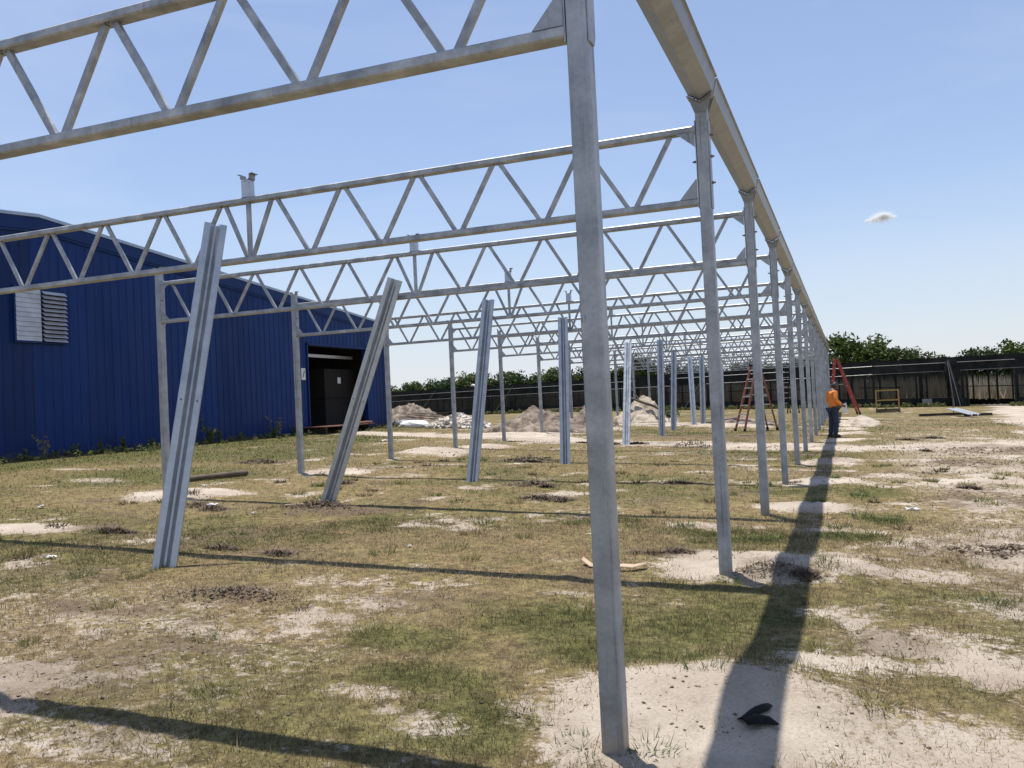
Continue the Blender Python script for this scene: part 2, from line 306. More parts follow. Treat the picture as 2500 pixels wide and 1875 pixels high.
def masks(x, y):
    sd = blob(x, y, SAND)
    for pts, wd in ROADS:
        d = seg_dist(x, y, pts) + (fbm(x, y, 1.6, 55, 5) - .5) * 2.4
        sd = np.maximum(sd, (1 - sstep(wd * .35, wd * 1.7, d)) * .95)
    rough = fbm(x, y, .8, 71, 6, .68); big = fbm(x, y, 4.0, 99, 3)
    right = sstep(.6, 3.2, x + (big - .5) * 3) * sstep(-3, 0, y) * .13 * (1 - .9 * sstep(12, 26, y))
    left = .05 * sstep(-1, -2.5, x) * sstep(5, 1, y)
    green_ = blob(x, y, GREEN)
    bare = sstep(.47, .80, rough * .8 + big * .2 + right + left - green_ * .08)
    sd = np.maximum(sd, bare * .85)
    fine_ = .6 + .8 * (fbm(x, y, 1.6, 611, 4) - .3)
    thin = .60 * sstep(.9, 2.4, x + (big - .5) * 2) * (1 - .45 * sstep(16, 30, y)) + .46 * sstep(-.6, -2.2, x) * sstep(3.6, 1.2, y)
    sd = np.maximum(sd, thin * np.clip(fine_, .3, 1.25) * (1 - .6 * green_) * sstep(60, 45, y))
    dt = blob(x, y, DIRT) * sstep(.34, .62, fbm(x, y, .3, 23, 5, .65))
    dt = np.maximum(dt, .6 * sstep(.58, .74, fbm(x, y, 1.1, 123, 6, .65)))
    gr = np.maximum(green_ * .85, sstep(.44, .68, fbm(x, y, 2.2, 7, 5)) * .55 + .22 * sstep(7, 18, y) * sstep(.4, .6, fbm(x, y, 5.0, 207, 4)))
    return sd, dt * (1 - .35 * sd), gr * (1 - .8 * sd)
def ground_z(x, y, fine=True):
    x = np.asarray(x, float); y = np.asarray(y, float)
    xs = np.clip(x, -24, 16); ys = np.clip(y, -12, 72)
    z = -.0341 * xs * (1 - .38 * sstep(36, 62, y) * (x < 0)) + .0044 * ys
    for q in SAND:
        if q[4]:
            d = ((x - q[0] - q[5]) / q[2]) ** 2 + ((y - q[1] - q[6]) / q[3]) ** 2
            z = z + q[4] * np.exp(-d * 1.9) * (.75 + .5 * vnoise(x, y, .35, 5))
    if fine:
        near = np.clip(1 - np.hypot(x - 1, y + 3) / 60, 0, 1)
        z = z + (fbm(x, y, 2.5, 31, 3) - .5) * .05 * near + (fbm(x, y, .35, 37, 4) - .5) * .028 * near
    return z
def axis(lo, hi, c0, c1, fine, grow):
    a = list(np.arange(c0, c1, fine)); s = fine; p = c1
    while p < hi: a.append(p); s *= grow; p += s
    a.append(hi); s = fine; p = c0 - fine; b = []
    while p > lo: b.append(p); s *= grow; p -= s
    b.append(lo); return np.array(b[::-1] + a)
gxs = axis(-1500, 1500, -6.5, 4.0, .035, 1.022); gys = axis(-60, 2500, -1.2, 6.5, .035, 1.016)
X, Y = np.meshgrid(gxs, gys, indexing='ij'); Z = ground_z(X, Y)
sdm, dtm, grm = masks(X, Y)
Z = Z + dtm * (fbm(X, Y, .16, 61, 3) - .35) * .07 * (np.hypot(X, Y) < 60) - sdm * .006 + sdm * (fbm(X, Y, .24, 811, 4, .6) - .5) * .06 * (np.hypot(X, Y) < 25) - .022 * sdm * sstep(.66, .78, vnoise(X * 1.0, Y * .6, .16, 911)) * (np.hypot(X, Y) < 12)
def gz(x, y):  # height of the finished ground sheet
    i = min(max(int(np.searchsorted(gxs, x)) - 1, 0), len(gxs) - 2); j = min(max(int(np.searchsorted(gys, y)) - 1, 0), len(gys) - 2)
    a_ = min(max((x - gxs[i]) / (gxs[i + 1] - gxs[i]), 0), 1); b_ = min(max((y - gys[j]) / (gys[j + 1] - gys[j]), 0), 1)
    return float((Z[i, j] * (1 - a_) + Z[i + 1, j] * a_) * (1 - b_) + (Z[i, j + 1] * (1 - a_) + Z[i + 1, j + 1] * a_) * b_)
nx, ny = X.shape; idx = np.arange(nx * ny).reshape(nx, ny)
quads = np.stack([idx[:-1, :-1], idx[1:, :-1], idx[1:, 1:], idx[:-1, 1:]], -1).reshape(-1, 4)
gme = np_mesh('ground', np.stack([X, Y, Z], -1).reshape(-1, 3), quads, None, 4, {'sand': sdm.ravel(), 'dirt': dtm.ravel(), 'green': grm.ravel()})
m, t, p = new_mat('ground_soil')
tc = t.nodes.new('ShaderNodeTexCoord')
def nz(scale, detail=6, rough=.6):
    n = node(t, 'ShaderNodeTexNoise', Scale=scale, Detail=detail, Roughness=rough); t.links.new(tc.outputs['Object'], n.inputs['Vector']); return n.outputs[0]
def at(nm): return node(t, 'ShaderNodeAttribute', attribute_name=nm).outputs['Fac']
def mix(f, a, b):
    n = node(t, 'ShaderNodeMix', data_type='RGBA'); t.links.new(f, n.inputs['Factor']); t.links.new(a, n.inputs[6]); t.links.new(b, n.inputs[7]); return n.outputs[2]
sandc = mix(ramp(t, nz(1.1, 4), [(.35, (0, 0, 0)), (.65, (1, 1, 1))]), ramp(t, nz(60, 8, .7), [(.25, (.28, .23, .178)), (.45, (.46, .40, .325)), (.75, (.60, .53, .445))]), ramp(t, nz(45, 8, .7), [(.3, (.24, .19, .145)), (.5, (.35, .288, .228)), (.8, (.47, .40, .322))]))
dryc = mix(ramp(t, nz(2.2, 5), [(.4, (0, 0, 0)), (.62, (1, 1, 1))]), ramp(t, nz(55, 8, .75), [(.3, (.055, .038, .02)), (.5, (.19, .14, .075)), (.72, (.36, .285, .17))]), ramp(t, nz(70, 8, .75), [(.3, (.058, .048, .022)), (.5, (.17, .143, .064)), (.72, (.32, .27, .145))]))
grc = ramp(t, nz(60, 8, .75), [(.3, (.025, .03, .011)), (.5, (.08, .085, .03)), (.72, (.19, .18, .075))])
dic = ramp(t, nz(40, 8, .75), [(.3, (.045, .032, .022)), (.5, (.13, .095, .065)), (.72, (.26, .20, .145))])
c = mix(at('green'), dryc, grc)
mm = node(t, 'ShaderNodeMix', data_type='RGBA', blend_type='MULTIPLY'); mm.inputs['Factor'].default_value = 1.0
t.links.new(c, mm.inputs[6]); t.links.new(ramp(t, nz(9, 9, .78), [(.36, (.40, .36, .32)), (.50, (1.02, 1.0, .97)), (.64, (1.65, 1.6, 1.52))]), mm.inputs[7]); c = mm.outputs[2]
# ragged edge between turf and sand
ed = node(t, 'ShaderNodeMath', operation='ADD'); t.links.new(at('sand'), ed.inputs[0])
nn = node(t, 'ShaderNodeMath', operation='MULTIPLY_ADD'); t.links.new(nz(15, 9, .78), nn.inputs[0]); nn.inputs[1].default_value = 2.2; nn.inputs[2].default_value = -1.1
t.links.new(nn.outputs[0], ed.inputs[1])
c = mix(ramp(t, ed.outputs[0], [(.36, (0, 0, 0)), (.62, (1, 1, 1))]), c, sandc)
c = mix(at('dirt'), c, dic)
t.links.new(c, p.inputs['Base Color']); p.inputs['Roughness'].default_value = .95; p.inputs['Specular IOR Level'].default_value = .1
b0 = node(t, 'ShaderNodeBump', Strength=.5, Distance=.05); t.links.new(nz(8, 5, .6), b0.inputs['Height'])
b = node(t, 'ShaderNodeBump', Strength=.75, Distance=.02); t.links.new(nz(55, 6, .75), b.inputs['Height']); t.links.new(b0.outputs[0], b.inputs['Normal']); t.links.new(b.outputs[0], p.inputs['Normal'])
ground = link('ground', gme, m); ground['kind'] = 'structure'; gme.shade_smooth()

# grass: blades are real faces, thinning out with distance
def grass_blades(n, rmin, rmax, hmin, hmax, wbase, powr, seed, amin=-64, amax=42):
    r_ = np.random.default_rng(seed)
    u = r_.random(n); r = (rmin ** powr + u * (rmax ** powr - rmin ** powr)) ** (1 / powr)
    a = np.radians(r_.uniform(amin, amax, n))
    x = CAM.x + r * np.sin(a); y = CAM.y + r * np.cos(a)
    s, d, g = masks(x, y)
    patch = fbm(x, y, .22, 77, 3)
    keep = (r_.random(n) < np.clip((1 - s * 1.05), .02, 1) * (.35 + .65 * sstep(.3, .55, patch))) & (r_.random(n) > d * .72) & (x > -19.2)
    x, y, s, d, g, r = [q[keep] for q in (x, y, s, d, g, r)]; n = len(x)
    z = ground_z(x, y) - .006
    h = r_.uniform(hmin, hmax, n) * (1 + .25 * g) * (.8 + .5 * vnoise(x, y, .4, 3)); wd = wbase * np.maximum(1, r / 5.5) * r_.uniform(.7, 1.4, n)
    ang = r_.uniform(0, 2 * np.pi, n); lean = np.radians(r_.uniform(15, 82, n)); la = r_.uniform(0, 2 * np.pi, n)
    bx = np.cos(ang) * wd / 2; by = np.sin(ang) * wd / 2
    tx = np.cos(la) * np.sin(lean) * h; ty = np.sin(la) * np.sin(lean) * h; tz = np.cos(lean) * h
    V = np.empty((n, 3, 3)); V[:, 0] = np.stack([x - bx, y - by, z], 1); V[:, 1] = np.stack([x + bx, y + by, z], 1); V[:, 2] = np.stack([x + tx, y + ty, z + tz + .004], 1)
    q = r_.random(n); gf = np.clip(g * 1.1 + .12 * (fbm(x, y, .8, 19, 3) - .35) + (q - .55) * .5, 0, 1)[:, None]
    straw = np.array([.46, .37, .225]); olive = np.array([.165, .153, .07]); green = np.array([.075, .105, .03]); brown = np.array([.11, .078, .046])
    c = np.where(gf < .45, straw + (olive - straw) * (gf / .45), olive + (green - olive) * ((gf - .45) / .55))
    bm_ = ((r_.random(n) < .16 + .5 * d))[:, None]; c = np.where(bm_, brown, c); c *= r_.uniform(.55, 1.35, (n, 1))
    return V.reshape(-1, 3), np.repeat(c, 3, 0)
parts = [grass_blades(520000, 2.0, 11, .015, .045, .0038, 1.35, 1), grass_blades(240000, 9, 42, .025, .06, .0042, 1.1, 2), grass_blades(12000, 2.5, 20, .05, .10, .0036, 1.2, 3)]
def tufts(lst, seed):
    r_ = np.random.default_rng(seed); V = []; C = []
    for (x0, y0, rr, hh, gcol) in lst:
        n = 70; a = r_.uniform(0, 6.28, n); d = rr * np.sqrt(r_.random(n)) * .5; x = x0 + d * np.cos(a); y = y0 + d * np.sin(a); z = ground_z(x, y) - .01
        h = hh * r_.uniform(.5, 1.1, n); la = a + r_.normal(0, .5, n); lean = np.radians(r_.uniform(20, 70, n)); an = r_.uniform(0, 6.28, n); wd = .006 * np.maximum(1, math.hypot(x0 - 1, y0 + 3.7) / 6)
        v = np.empty((n, 3, 3)); v[:, 0] = np.stack([x - np.cos(an) * wd / 2, y - np.sin(an) * wd / 2, z], 1); v[:, 1] = np.stack([x + np.cos(an) * wd / 2, y + np.sin(an) * wd / 2, z], 1)
        v[:, 2] = np.stack([x + np.cos(la) * np.sin(lean) * h, y + np.sin(la) * np.sin(lean) * h, z + np.cos(lean) * h], 1)
        V.append(v.reshape(-1, 3)); c = np.array(gcol) * r_.uniform(.6, 1.3, (n, 1)); C.append(np.repeat(c, 3, 0))
    return np.concatenate(V), np.concatenate(C)
GG = (.10, .14, .04); GO = (.20, .19, .075); GB = (.12, .085, .05)
TL = [(1.35, 7.2, .35, .16, GG), (1.05, 7.4, .3, .13, GG), (1.15, 6.1, .35, .16, GO), (.85, 6.6, .25, .12, GG), (1.3, 5.7, .3, .14, GO), (2.05, 3.55, .35, .16, GO), (1.9, 3.4, .25, .12, GG), (-2.0, 1.3, .25, .14, GO), (-.75, .1, .3, .09, GG), (-.35, 1.1, .35, .08, GG), (-.15, .0, .25, .07, GG), (.15, .05, .22, .07, GG), (.05, 3.45, .16, .1, GG), (-5.05, 2.62, .25, .07, GO), (-1.55, 6.6, .3, .12, GO), (-.9, 3.6, .3, .07, GG)]
TL += [(-5.95 + random.gauss(0, .12), 6.8 + random.gauss(0, .05), .25, .10, GB) for _ in range(9)]
TL += [(random.uniform(-9, 5), random.uniform(0, 16), random.uniform(.12, .3), random.uniform(.06, .13), random.choice((GG, GO, GO, GB))) for _ in range(170)]
parts.append(tufts(TL, 5))
V = np.concatenate([q[0] for q in parts]); C = np.concatenate([q[1] for q in parts])
go = link('grass', np_mesh('grass', V, np.arange(len(V)).reshape(-1, 3), C), M_GRASS)
go['kind'] = 'stuff'; go['label'] = 'short dry lawn grass with greener patches over the sandy ground'; go['category'] = 'grass'

# crumbs of soil and pebbles on the bare patches
def crumbs(n, seed):
    r_ = np.random.default_rng(seed)
    base = np.array([[1, 0, 0], [-1, 0, 0], [0, 1, 0], [0, -1, 0], [0, 0, 1], [0, 0, -.6]]); F = np.array([[0, 2, 4], [2, 1, 4], [1, 3, 4], [3, 0, 4], [2, 0, 5], [1, 2, 5], [3, 1, 5], [0, 3, 5]])
    k = 0; Vs = []; Fs = []; Cs = []
    x = np.empty(0); y = np.empty(0)
    u = r_.random(n * 6); r = (2.2 ** 1.2 + u * (24 ** 1.2 - 2.2 ** 1.2)) ** (1 / 1.2); a = np.radians(r_.uniform(-55, 42, n * 6))
    x = CAM.x + r * np.sin(a); y = CAM.y + r * np.cos(a); s, d, g = masks(x, y)
    cl = sstep(.42, .70, fbm(x, y, .3, 88, 4)) ** 2
    w_ = np.maximum(d, s * cl * .8); keep = r_.random(n * 6) < w_; x = x[keep][:n]; y = y[keep][:n]; r = r[keep][:n]; d = d[keep][:n]
    n = len(x); sz = np.minimum(np.exp(r_.normal(-5.1, .62, n)), .014) * np.maximum(1, r / 9); z = np.array([gz(a_, b_) for a_, b_ in zip(x, y)])
    rot = r_.uniform(0, 6.28, n); cs, sn = np.cos(rot)[:, None], np.sin(rot)[:, None]
    B = base[None] * r_.uniform(.55, 1.25, (n, 6, 3)); bx = B[:, :, 0] * cs - B[:, :, 1] * sn; by = B[:, :, 0] * sn + B[:, :, 1] * cs
    V = np.stack([x[:, None] + bx * sz[:, None], y[:, None] + by * sz[:, None], z[:, None] + B[:, :, 2] * sz[:, None] * .7 + sz[:, None] * .15], -1).reshape(-1, 3)
    Fq = (F[None] + 6 * np.arange(n)[:, None, None]).reshape(-1, 3)
    dark = np.array([.10, .075, .05]); pale = np.array([.34, .285, .22]); f = np.clip(r_.random(n) * 1.2 - d * .5, 0, 1)[:, None]
    return V, Fq, np.repeat(dark + (pale - dark) * f, 6, 0)
V, Fq, C = crumbs(16000, 4)
o = link('soil_crumbs', np_mesh('soil_crumbs', V, Fq, C), M_CHIP); o['kind'] = 'stuff'; o['label'] = 'loose crumbs of soil and pebbles on the bare sand'; o['category'] = 'soil'

# ------------------------------------------------------------------ blue metal warehouse
WX = -19.45; PW = .914; Y0 = 26.32 - 34 * PW; NP = 41; RIDGE = 13.8
def roof_z(y): return 7.34 - .0865 * abs(y - RIDGE)
bld = tag(empty('metal_warehouse', (WX, RIDGE, .6)), 'long blue ribbed metal warehouse with shallow gable and open doorway', 'warehouse')
def bl(mb, name, mat, parent=bld, smooth=False):
    me = mb.me(name); me.transform(Matrix.Translation((-WX, -RIDGE, -.6)) if parent is bld else Matrix.Identity(4)); return link(name, me, mat, parent)
prof = []
for k in range(3):
    o_ = k * .3047
    prof += [(o_ + .0, .0), (o_ + .022, .018), (o_ + .045, .018), (o_ + .067, 0)]
prof.append((PW - .004, 0))
DZ = 4.45
for i in range(NP):
    y0 = Y0 + i * PW; mb = MB(); v = []; f = []
    zb = DZ if 34 <= i < 39 else .45
    for (d, h) in prof:
        yy = y0 + d; v.append((WX + h, yy, zb)); v.append((WX + h, yy, roof_z(yy) - .16))
    n = len(prof)
    for k in range(n - 1): f.append((2 * k, 2 * k + 2, 2 * k + 3, 2 * k + 1))
    mb.add(v, f); me = mesh('wall_panel', mb.v, mb.f); me.transform(Matrix.Translation((-WX, -RIDGE, -.6))); link('wall_panel', me, M_BLUE, bld)
YE = Y0 + NP * PW
# backing structure walls so that the inside is dark
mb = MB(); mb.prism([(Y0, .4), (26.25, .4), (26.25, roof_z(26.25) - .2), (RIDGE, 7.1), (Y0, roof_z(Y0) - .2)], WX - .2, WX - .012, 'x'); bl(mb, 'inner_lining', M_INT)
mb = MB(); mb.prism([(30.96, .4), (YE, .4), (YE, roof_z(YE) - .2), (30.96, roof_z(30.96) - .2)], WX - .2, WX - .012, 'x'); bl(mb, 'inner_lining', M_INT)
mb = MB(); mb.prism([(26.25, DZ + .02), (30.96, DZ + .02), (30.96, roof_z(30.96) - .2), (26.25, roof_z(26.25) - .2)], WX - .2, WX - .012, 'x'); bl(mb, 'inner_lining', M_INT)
mb = MB(); mb.box(WX - 32, WX - .01, YE - .02, YE + .06, .4, roof_z(YE) - .12); bl(mb, 'side_wall', M_BLUE)
mb = MB(); mb.box(WX - 32, WX - .2, Y0 - .06, Y0 + .02, .4, roof_z(Y0) - .12); bl(mb, 'side_wall', M_BLUE)
mb = MB(); mb.box(WX - 32.2, WX - 32, Y0, YE, .4, 5.5); bl(mb, 'rear_wall', M_BLUE)
for s, (ya, yb) in enumerate(((Y0 - .25, RIDGE), (RIDGE, YE + .25))):
    mb = MB(); mb.prism([(ya, roof_z(ya) - .11), (yb, roof_z(yb) - .11), (yb, roof_z(yb) - .03), (ya, roof_z(ya) - .03)], WX - 32.3, WX - .02, 'x'); bl(mb, 'roof_sheet', M_ROOF)
    mb = MB(); mb.prism([(ya, roof_z(ya) - .40), (yb, roof_z(yb) - .40), (yb, roof_z(yb) - .06), (ya, roof_z(ya) - .06)], WX + .0, WX + .075, 'x'); bl(mb, 'rake_trim', M_BLUETRIM)
    mb = MB(); mb.prism([(ya, roof_z(ya) - .055), (yb, roof_z(yb) - .055), (yb, roof_z(yb) + .035), (ya, roof_z(ya) + .035)], WX - .06, WX + .10, 'x'); bl(mb, 'rake_sunlit_edge', M_ROOF)  # pale colour paints in the sunlit top edge of the rake
    mb = MB(); mb.prism([(ya, roof_z(ya) - .47), (yb, roof_z(yb) - .47), (yb, roof_z(yb) - .405), (ya, roof_z(ya) - .405)], WX + .0, WX + .05, 'x'); bl(mb, 'rake_trim', M_BLUETRIM)
mb = MB(); mb.box(WX - .05, WX + .06, YE - .01, YE + .07, .5, roof_z(YE) - .4); bl(mb, 'corner_trim', M_BLUETRIM)
mb = MB(); mb.box(WX - .18, WX - .07, YE + .08, YE + .18, .7, roof_z(YE) - .35); bl(mb, 'corner_strip', M_WHITE)  # narrow white upright strip just past the wall corner
# doorway
mb = MB(); mb.box(WX - .18, WX + .055, 26.26, 26.33, .5, DZ); bl(mb, 'door_frame', M_BLUETRIM)
mb = MB(); mb.box(WX - .18, WX + .055, 30.88, 30.96, .5, DZ); bl(mb, 'door_frame', M_BLUETRIM)
mb = MB(); mb.box(WX - .18, WX + .055, 26.26, 30.96, DZ - .06, DZ + .015); bl(mb, 'door_frame', M_BLUETRIM)
mb = MB(); mb.box(WX - 32, WX - .205, Y0, YE, .3, .93); bl(mb, 'floor_slab', M_CONC)
mb = MB(); mb.box(WX - .95, WX - .86, 26.0, 31.2, 4.0, 4.13); bl(mb, 'door_track', M_ALU)
mb = MB(); mb.tube([(WX - .6, 25.9, 4.65), (WX - .6, 31.3, 4.65)], .22, 12); bl(mb, 'roll_door_drum', M_INT)
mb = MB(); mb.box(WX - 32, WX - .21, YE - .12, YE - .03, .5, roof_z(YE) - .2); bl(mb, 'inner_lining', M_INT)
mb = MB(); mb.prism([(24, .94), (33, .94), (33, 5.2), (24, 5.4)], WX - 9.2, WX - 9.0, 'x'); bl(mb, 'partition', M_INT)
mb = MB(); mb.box(WX + .058, WX + .068, 25.78, 26.06, 2.95, 3.42); sg = bl(mb, 'wall_sign', M_WHITE)
mb = MB(); mb.beam((WX + .0705 - WX, 25.86 - RIDGE, 3.05 - .6), (WX + .0705 - WX, 25.98 - RIDGE, 3.32 - .6), .004, .05, (1, 0, 0)); mk = link('sign_mark', mb.me('sign_mark'), M_DARK, sg)
# louvre vent
lv = MB(); YL, YM, YR, ZL, ZT = 12.98, 13.77, 14.55, 3.87, 5.28
mb = MB()
for a_, b_, c_, d_ in ((YL - .05, YR + .05, ZT, ZT + .05), (YL - .05, YR + .05, ZL - .05, ZL), (YL - .05, YL, ZL, ZT), (YR, YR + .05, ZL, ZT), (YM - .02, YM + .02, ZL, ZT)): mb.box(WX + .0, WX + .10, a_, b_, c_, d_)
vent = bl(mb, 'louvre_vent', M_BLUETRIM)
mb = MB(); mb.box(WX + .036, WX + .045, YL, YR, ZL, ZT); link('vent_backing', mb.me('vent_backing'), M_DARK, vent).data.transform(Matrix.Translation((-WX, -RIDGE, -.6)))
for i in range(11):
    h = (ZT - ZL) / 11; z0 = ZL + i * h
    mb = MB(); mb.prism([(WX + .105, z0 + .004), (WX + .118, z0 + .004), (WX + .100, z0 + h), (WX + .087, z0 + h)], YL + .005, YM - .022)
    link('slat', mb.me('slat'), M_LOUV, vent).data.transform(Matrix.Translation((-WX, -RIDGE, -.6)))
for i in range(12):
    h = (ZT - ZL) / 12; z0 = ZL + i * h
    mb = MB(); mb.prism([(WX + .185, z0 + .0), (WX + .195, z0 + .004), (WX + .085, z0 + h * .86), (WX + .075, z0 + h * .84)], YM + .022, YR - .005)
    link('slat', mb.me('slat'), M_LOUV, vent).data.transform(Matrix.Translation((-WX, -RIDGE, -.6)))
# goods inside the door
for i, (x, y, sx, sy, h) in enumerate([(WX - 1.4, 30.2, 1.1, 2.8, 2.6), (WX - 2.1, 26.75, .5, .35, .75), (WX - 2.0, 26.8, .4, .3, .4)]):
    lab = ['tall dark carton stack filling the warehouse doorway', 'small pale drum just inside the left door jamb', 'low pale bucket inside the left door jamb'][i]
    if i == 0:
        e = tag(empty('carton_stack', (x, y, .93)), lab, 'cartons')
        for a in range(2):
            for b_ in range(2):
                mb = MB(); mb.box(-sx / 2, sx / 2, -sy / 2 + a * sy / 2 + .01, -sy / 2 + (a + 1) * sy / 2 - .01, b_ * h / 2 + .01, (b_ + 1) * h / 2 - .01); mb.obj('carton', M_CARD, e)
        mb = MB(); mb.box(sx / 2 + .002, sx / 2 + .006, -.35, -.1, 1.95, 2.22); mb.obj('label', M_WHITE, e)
    else:
        z0 = .93 if i == 2 else .93
        yy = y if i == 1 else y + .75
        mb = MB(); mb.tube([(0, 0, 0), (0, 0, .02), (0, 0, h * .96), (0, 0, h)], [sy * .44, sy * .46, sy * .5, sy * .47], 14); o = mb.obj('bucket' if i == 2 else 'drum', M_CONC, None, (x, yy, z0)); tag(o, lab, 'bucket' if i == 2 else 'drum')
e = tag(empty('dock_plate', (WX + .75, 27.5, gz(WX + .75, 27.5))), 'rusty flat dock plate lying below the warehouse doorway', 'metal plate')
mb = MB(); mb.box(-.65, .65, -2.2, 1.6, .26, .30); mb.obj('plate', M_RUST, e)
mb = MB(); mb.tube([(.55, .4, .34), (.6, 1.0, .36), (.5, 1.6, .34)], .05, 8); mb.obj('rolled_edge', M_RUST, e)
for yy in (-1.9, -.2, 1.4):
    mb = MB(); mb.box(-.6, .5, yy - .08, yy + .08, -.2, .26); mb.obj('bearer', M_POST, e)

# ------------------------------------------------------------------ greenhouse frame
ORD = ['first', 'second', 'third', 'fourth', 'fifth', 'sixth', 'seventh', 'eighth', 'ninth', 'tenth', 'eleventh', 'twelfth', 'thirteenth', 'fourteenth', 'fifteenth', 'sixteenth']
def zoff(y): return -.0024 * y
# column section: box with rounded corners and a folded seam on the faces towards and away from the camera
def col_section(h=.05, r=.011):
    pts = []
    for cx, cy, a0 in ((h - r, h - r, 0), (-h + r, h - r, 90), (-h + r, -h + r, 180), (h - r, -h + r, 270)):
        for k in range(4):
            a = rad(a0 + k * 30); pts.append((cx + r * math.cos(a), cy + r * math.sin(a)))
        if a0 == 180: pts += [(.024, -h), (.026, -h + .0012), (.029, -h + .0012), (.031, -h)]
    return pts
me_post = MB().prism(col_section(), -.5, 3.965, 'z').me('post')
PT = [(-.145, 4.172), (-.125, 4.165), (-.10, 4.05), (0, 3.988), (.10, 4.05), (.125, 4.165), (.145, 4.172)]
def saddle_mesh(dz, horns):
    mb = MB()
    if horns:
        mb.sheet([(-.092, 4.03), (-.056, 4.025), (-.053, 3.978), (0, 3.945), (.053, 3.978), (.056, 4.025), (.092, 4.03)], .005, -.05, .05)
        return mb.me('saddle')
    line = [(-.108, 4.035 + dz), (0, 3.972 + dz), (.108, 4.035 + dz)]
    if horns: line = [(-.165, 4.088 + dz), (-.118, 4.082 + dz)] + line + [(.118, 4.082 + dz), (.165, 4.088 + dz)]
    mb.sheet(line, .006, -.075, .075)
    for y in (-.056, .050): mb.prism([(-.0495, 3.89 + dz), (-.098, 4.025 + dz), (0, 3.966 + dz), (.098, 4.025 + dz), (.0495, 3.89 + dz)], y, y + .006)
    return mb.me('saddle')
me_sad = saddle_mesh(0, False); me_sadh = saddle_mesh(0, True)
me_plate = MB().prism([(-.042, 3.82), (.042, 3.82), (.042, 3.13), (.02, 3.085), (-.052, 3.085)][::-1], .051, .059, 'x').me('side_plate')
me_bolt = MB().tube([(.0, 0, 0), (.016, 0, 0)], .012, 6).add(*(lambda q: (q.v, q.f))(MB().tube([(.016, 0, 0), (.03, 0, 0)], .007, 6))).me('bolt')
def build_column(x, y, side, k):
    e = empty('steel_column', (x, y, zoff(y)))
    link('post', me_post, M_COL, e)
    if side > 0:
        link('saddle', me_sad, M_GUT, e)
        link('side_plate', me_plate, M_GAL, e)
        for z in (3.70, 3.52, 3.30): link('bolt', me_bolt, M_BOLT, e, (.059, -.012, z))
        b_ = link('bolt', me_bolt, M_BOLT, e, (-.062, -.02, 3.49)); b_.rotation_euler = (0, 0, math.pi)
        lab = f'{ORD[k]} galvanized column from the camera in the right row under the gutter'
        if k == 0: lab = 'largest galvanized steel column standing nearest the camera in bare sand'
        tag(e, lab, 'column', 'steel columns of the greenhouse frame')
    else:
        link('saddle', me_sadh, M_GUT, e)
        b_ = link('bolt', me_bolt, M_BOLT, e, (.052, -.02, 3.49))
        tag(e, f'{ORD[k]} galvanized column from the camera in the left row without gutter', 'column', 'steel columns of the greenhouse frame')
    return e
for k in range(NB):
    build_column(0, k * S, 1, k); build_column(-W, k * S, -1, k)
# trusses, built about their middle at x = -W/2
TOPN = [.32, 1.12, 1.94, 2.75, 3.57, 4.38]; BOTN = [0, .73, 1.54, 2.35, 3.18, 3.99]
HL = W / 2 - .058
def chord(z0, z1):
    r = .009; y0, y1 = -.048, .048
    return MB().prism([(y0 + r, z0), (y1 - r, z0), (y1, z0 + r), (y1, z1 - r), (y1 - r, z1), (y0 + r, z1), (y0, z1 - r), (y0, z0 + r)], -HL, HL, 'x')
me_tc = chord(3.735, 3.79).me('top_chord'); me_bc = chord(3.125, 3.18).me('bottom_chord')
diags = []
for i, tx in enumerate(TOPN):
    for bxn in ([BOTN[i]] + ([BOTN[i + 1]] if i + 1 < len(BOTN) else [])):
        s = 1 if bxn > tx else -1
        for sg_ in (-1, 1):
            a = Vector((sg_ * (tx + s * .035), 0, 3.738)); b = Vector((sg_ * (bxn - s * .035), 0, 3.178))
            diags.append(MB().beam(a, b, .038, .03, (0, 1, 0)).me('diagonal'))
me_king = MB().box(-.019, .019, -.019, .019, 3.178, 3.738).me('king_post')
me_stub = MB().prism([(x * .98, y * .98) for x, y in col_section(.05)], 3.789, 3.962, 'z').me('gutter_stub')
def gus(top, s):
    x1 = s * (HL - .004); x0 = s * (HL - .15)
    pts = [(x1, 3.735), (x0, 3.735), (x1, 3.61)] if top else [(x1, 3.18), (x0, 3.18), (x1 - s * .008, 3.34), (x1, 3.34)]
    return MB().prism(pts, -.045, -.037).me('gusset')
me_gus = [gus(t_, s_) for t_ in (0, 1) for s_ in (-1, 1)]
me_end = [MB().box(min(s_ * HL, s_ * (HL + .007)), max(s_ * HL, s_ * (HL + .007)), -.05, .05, 3.10, 3.83).me('end_plate') for s_ in (-1, 1)]
me_node = MB().tube([(0, 0, 0), (0, 0, .0075)], .008, 6).me('bolt_head')
for k in range(NB):
    y = k * S; e = empty('roof_truss', (-W / 2, y, zoff(y)))
    tag(e, 'large galvanized lattice truss overhead, cut off by the top of the photo' if k == 0 else f'{ORD[k]} galvanized lattice truss from the camera with zigzag web', 'truss', 'roof trusses of the greenhouse frame')
    link('top_chord', me_tc, M_TRUSS, e); link('bottom_chord', me_bc, M_TRUSS, e); link('king_post', me_king, M_TRUSS, e)
    for d in diags: link('diagonal', d, M_TRUSS, e)
    for g in me_gus: link('gusset', g, M_GAL, e)
    for g in me_end: link('end_plate', g, M_GAL, e)
    if k < 4:
        for tx in TOPN:
            for q in (-1, 1):
                for o_ in (-.012, .012): link('bolt_head', me_node, M_BOLT, e, (q * tx + o_, -.03, 3.7285))
    st = link('gutter_stub', me_stub, M_NEW, e); link('saddle', me_sadh, M_GUT, st)
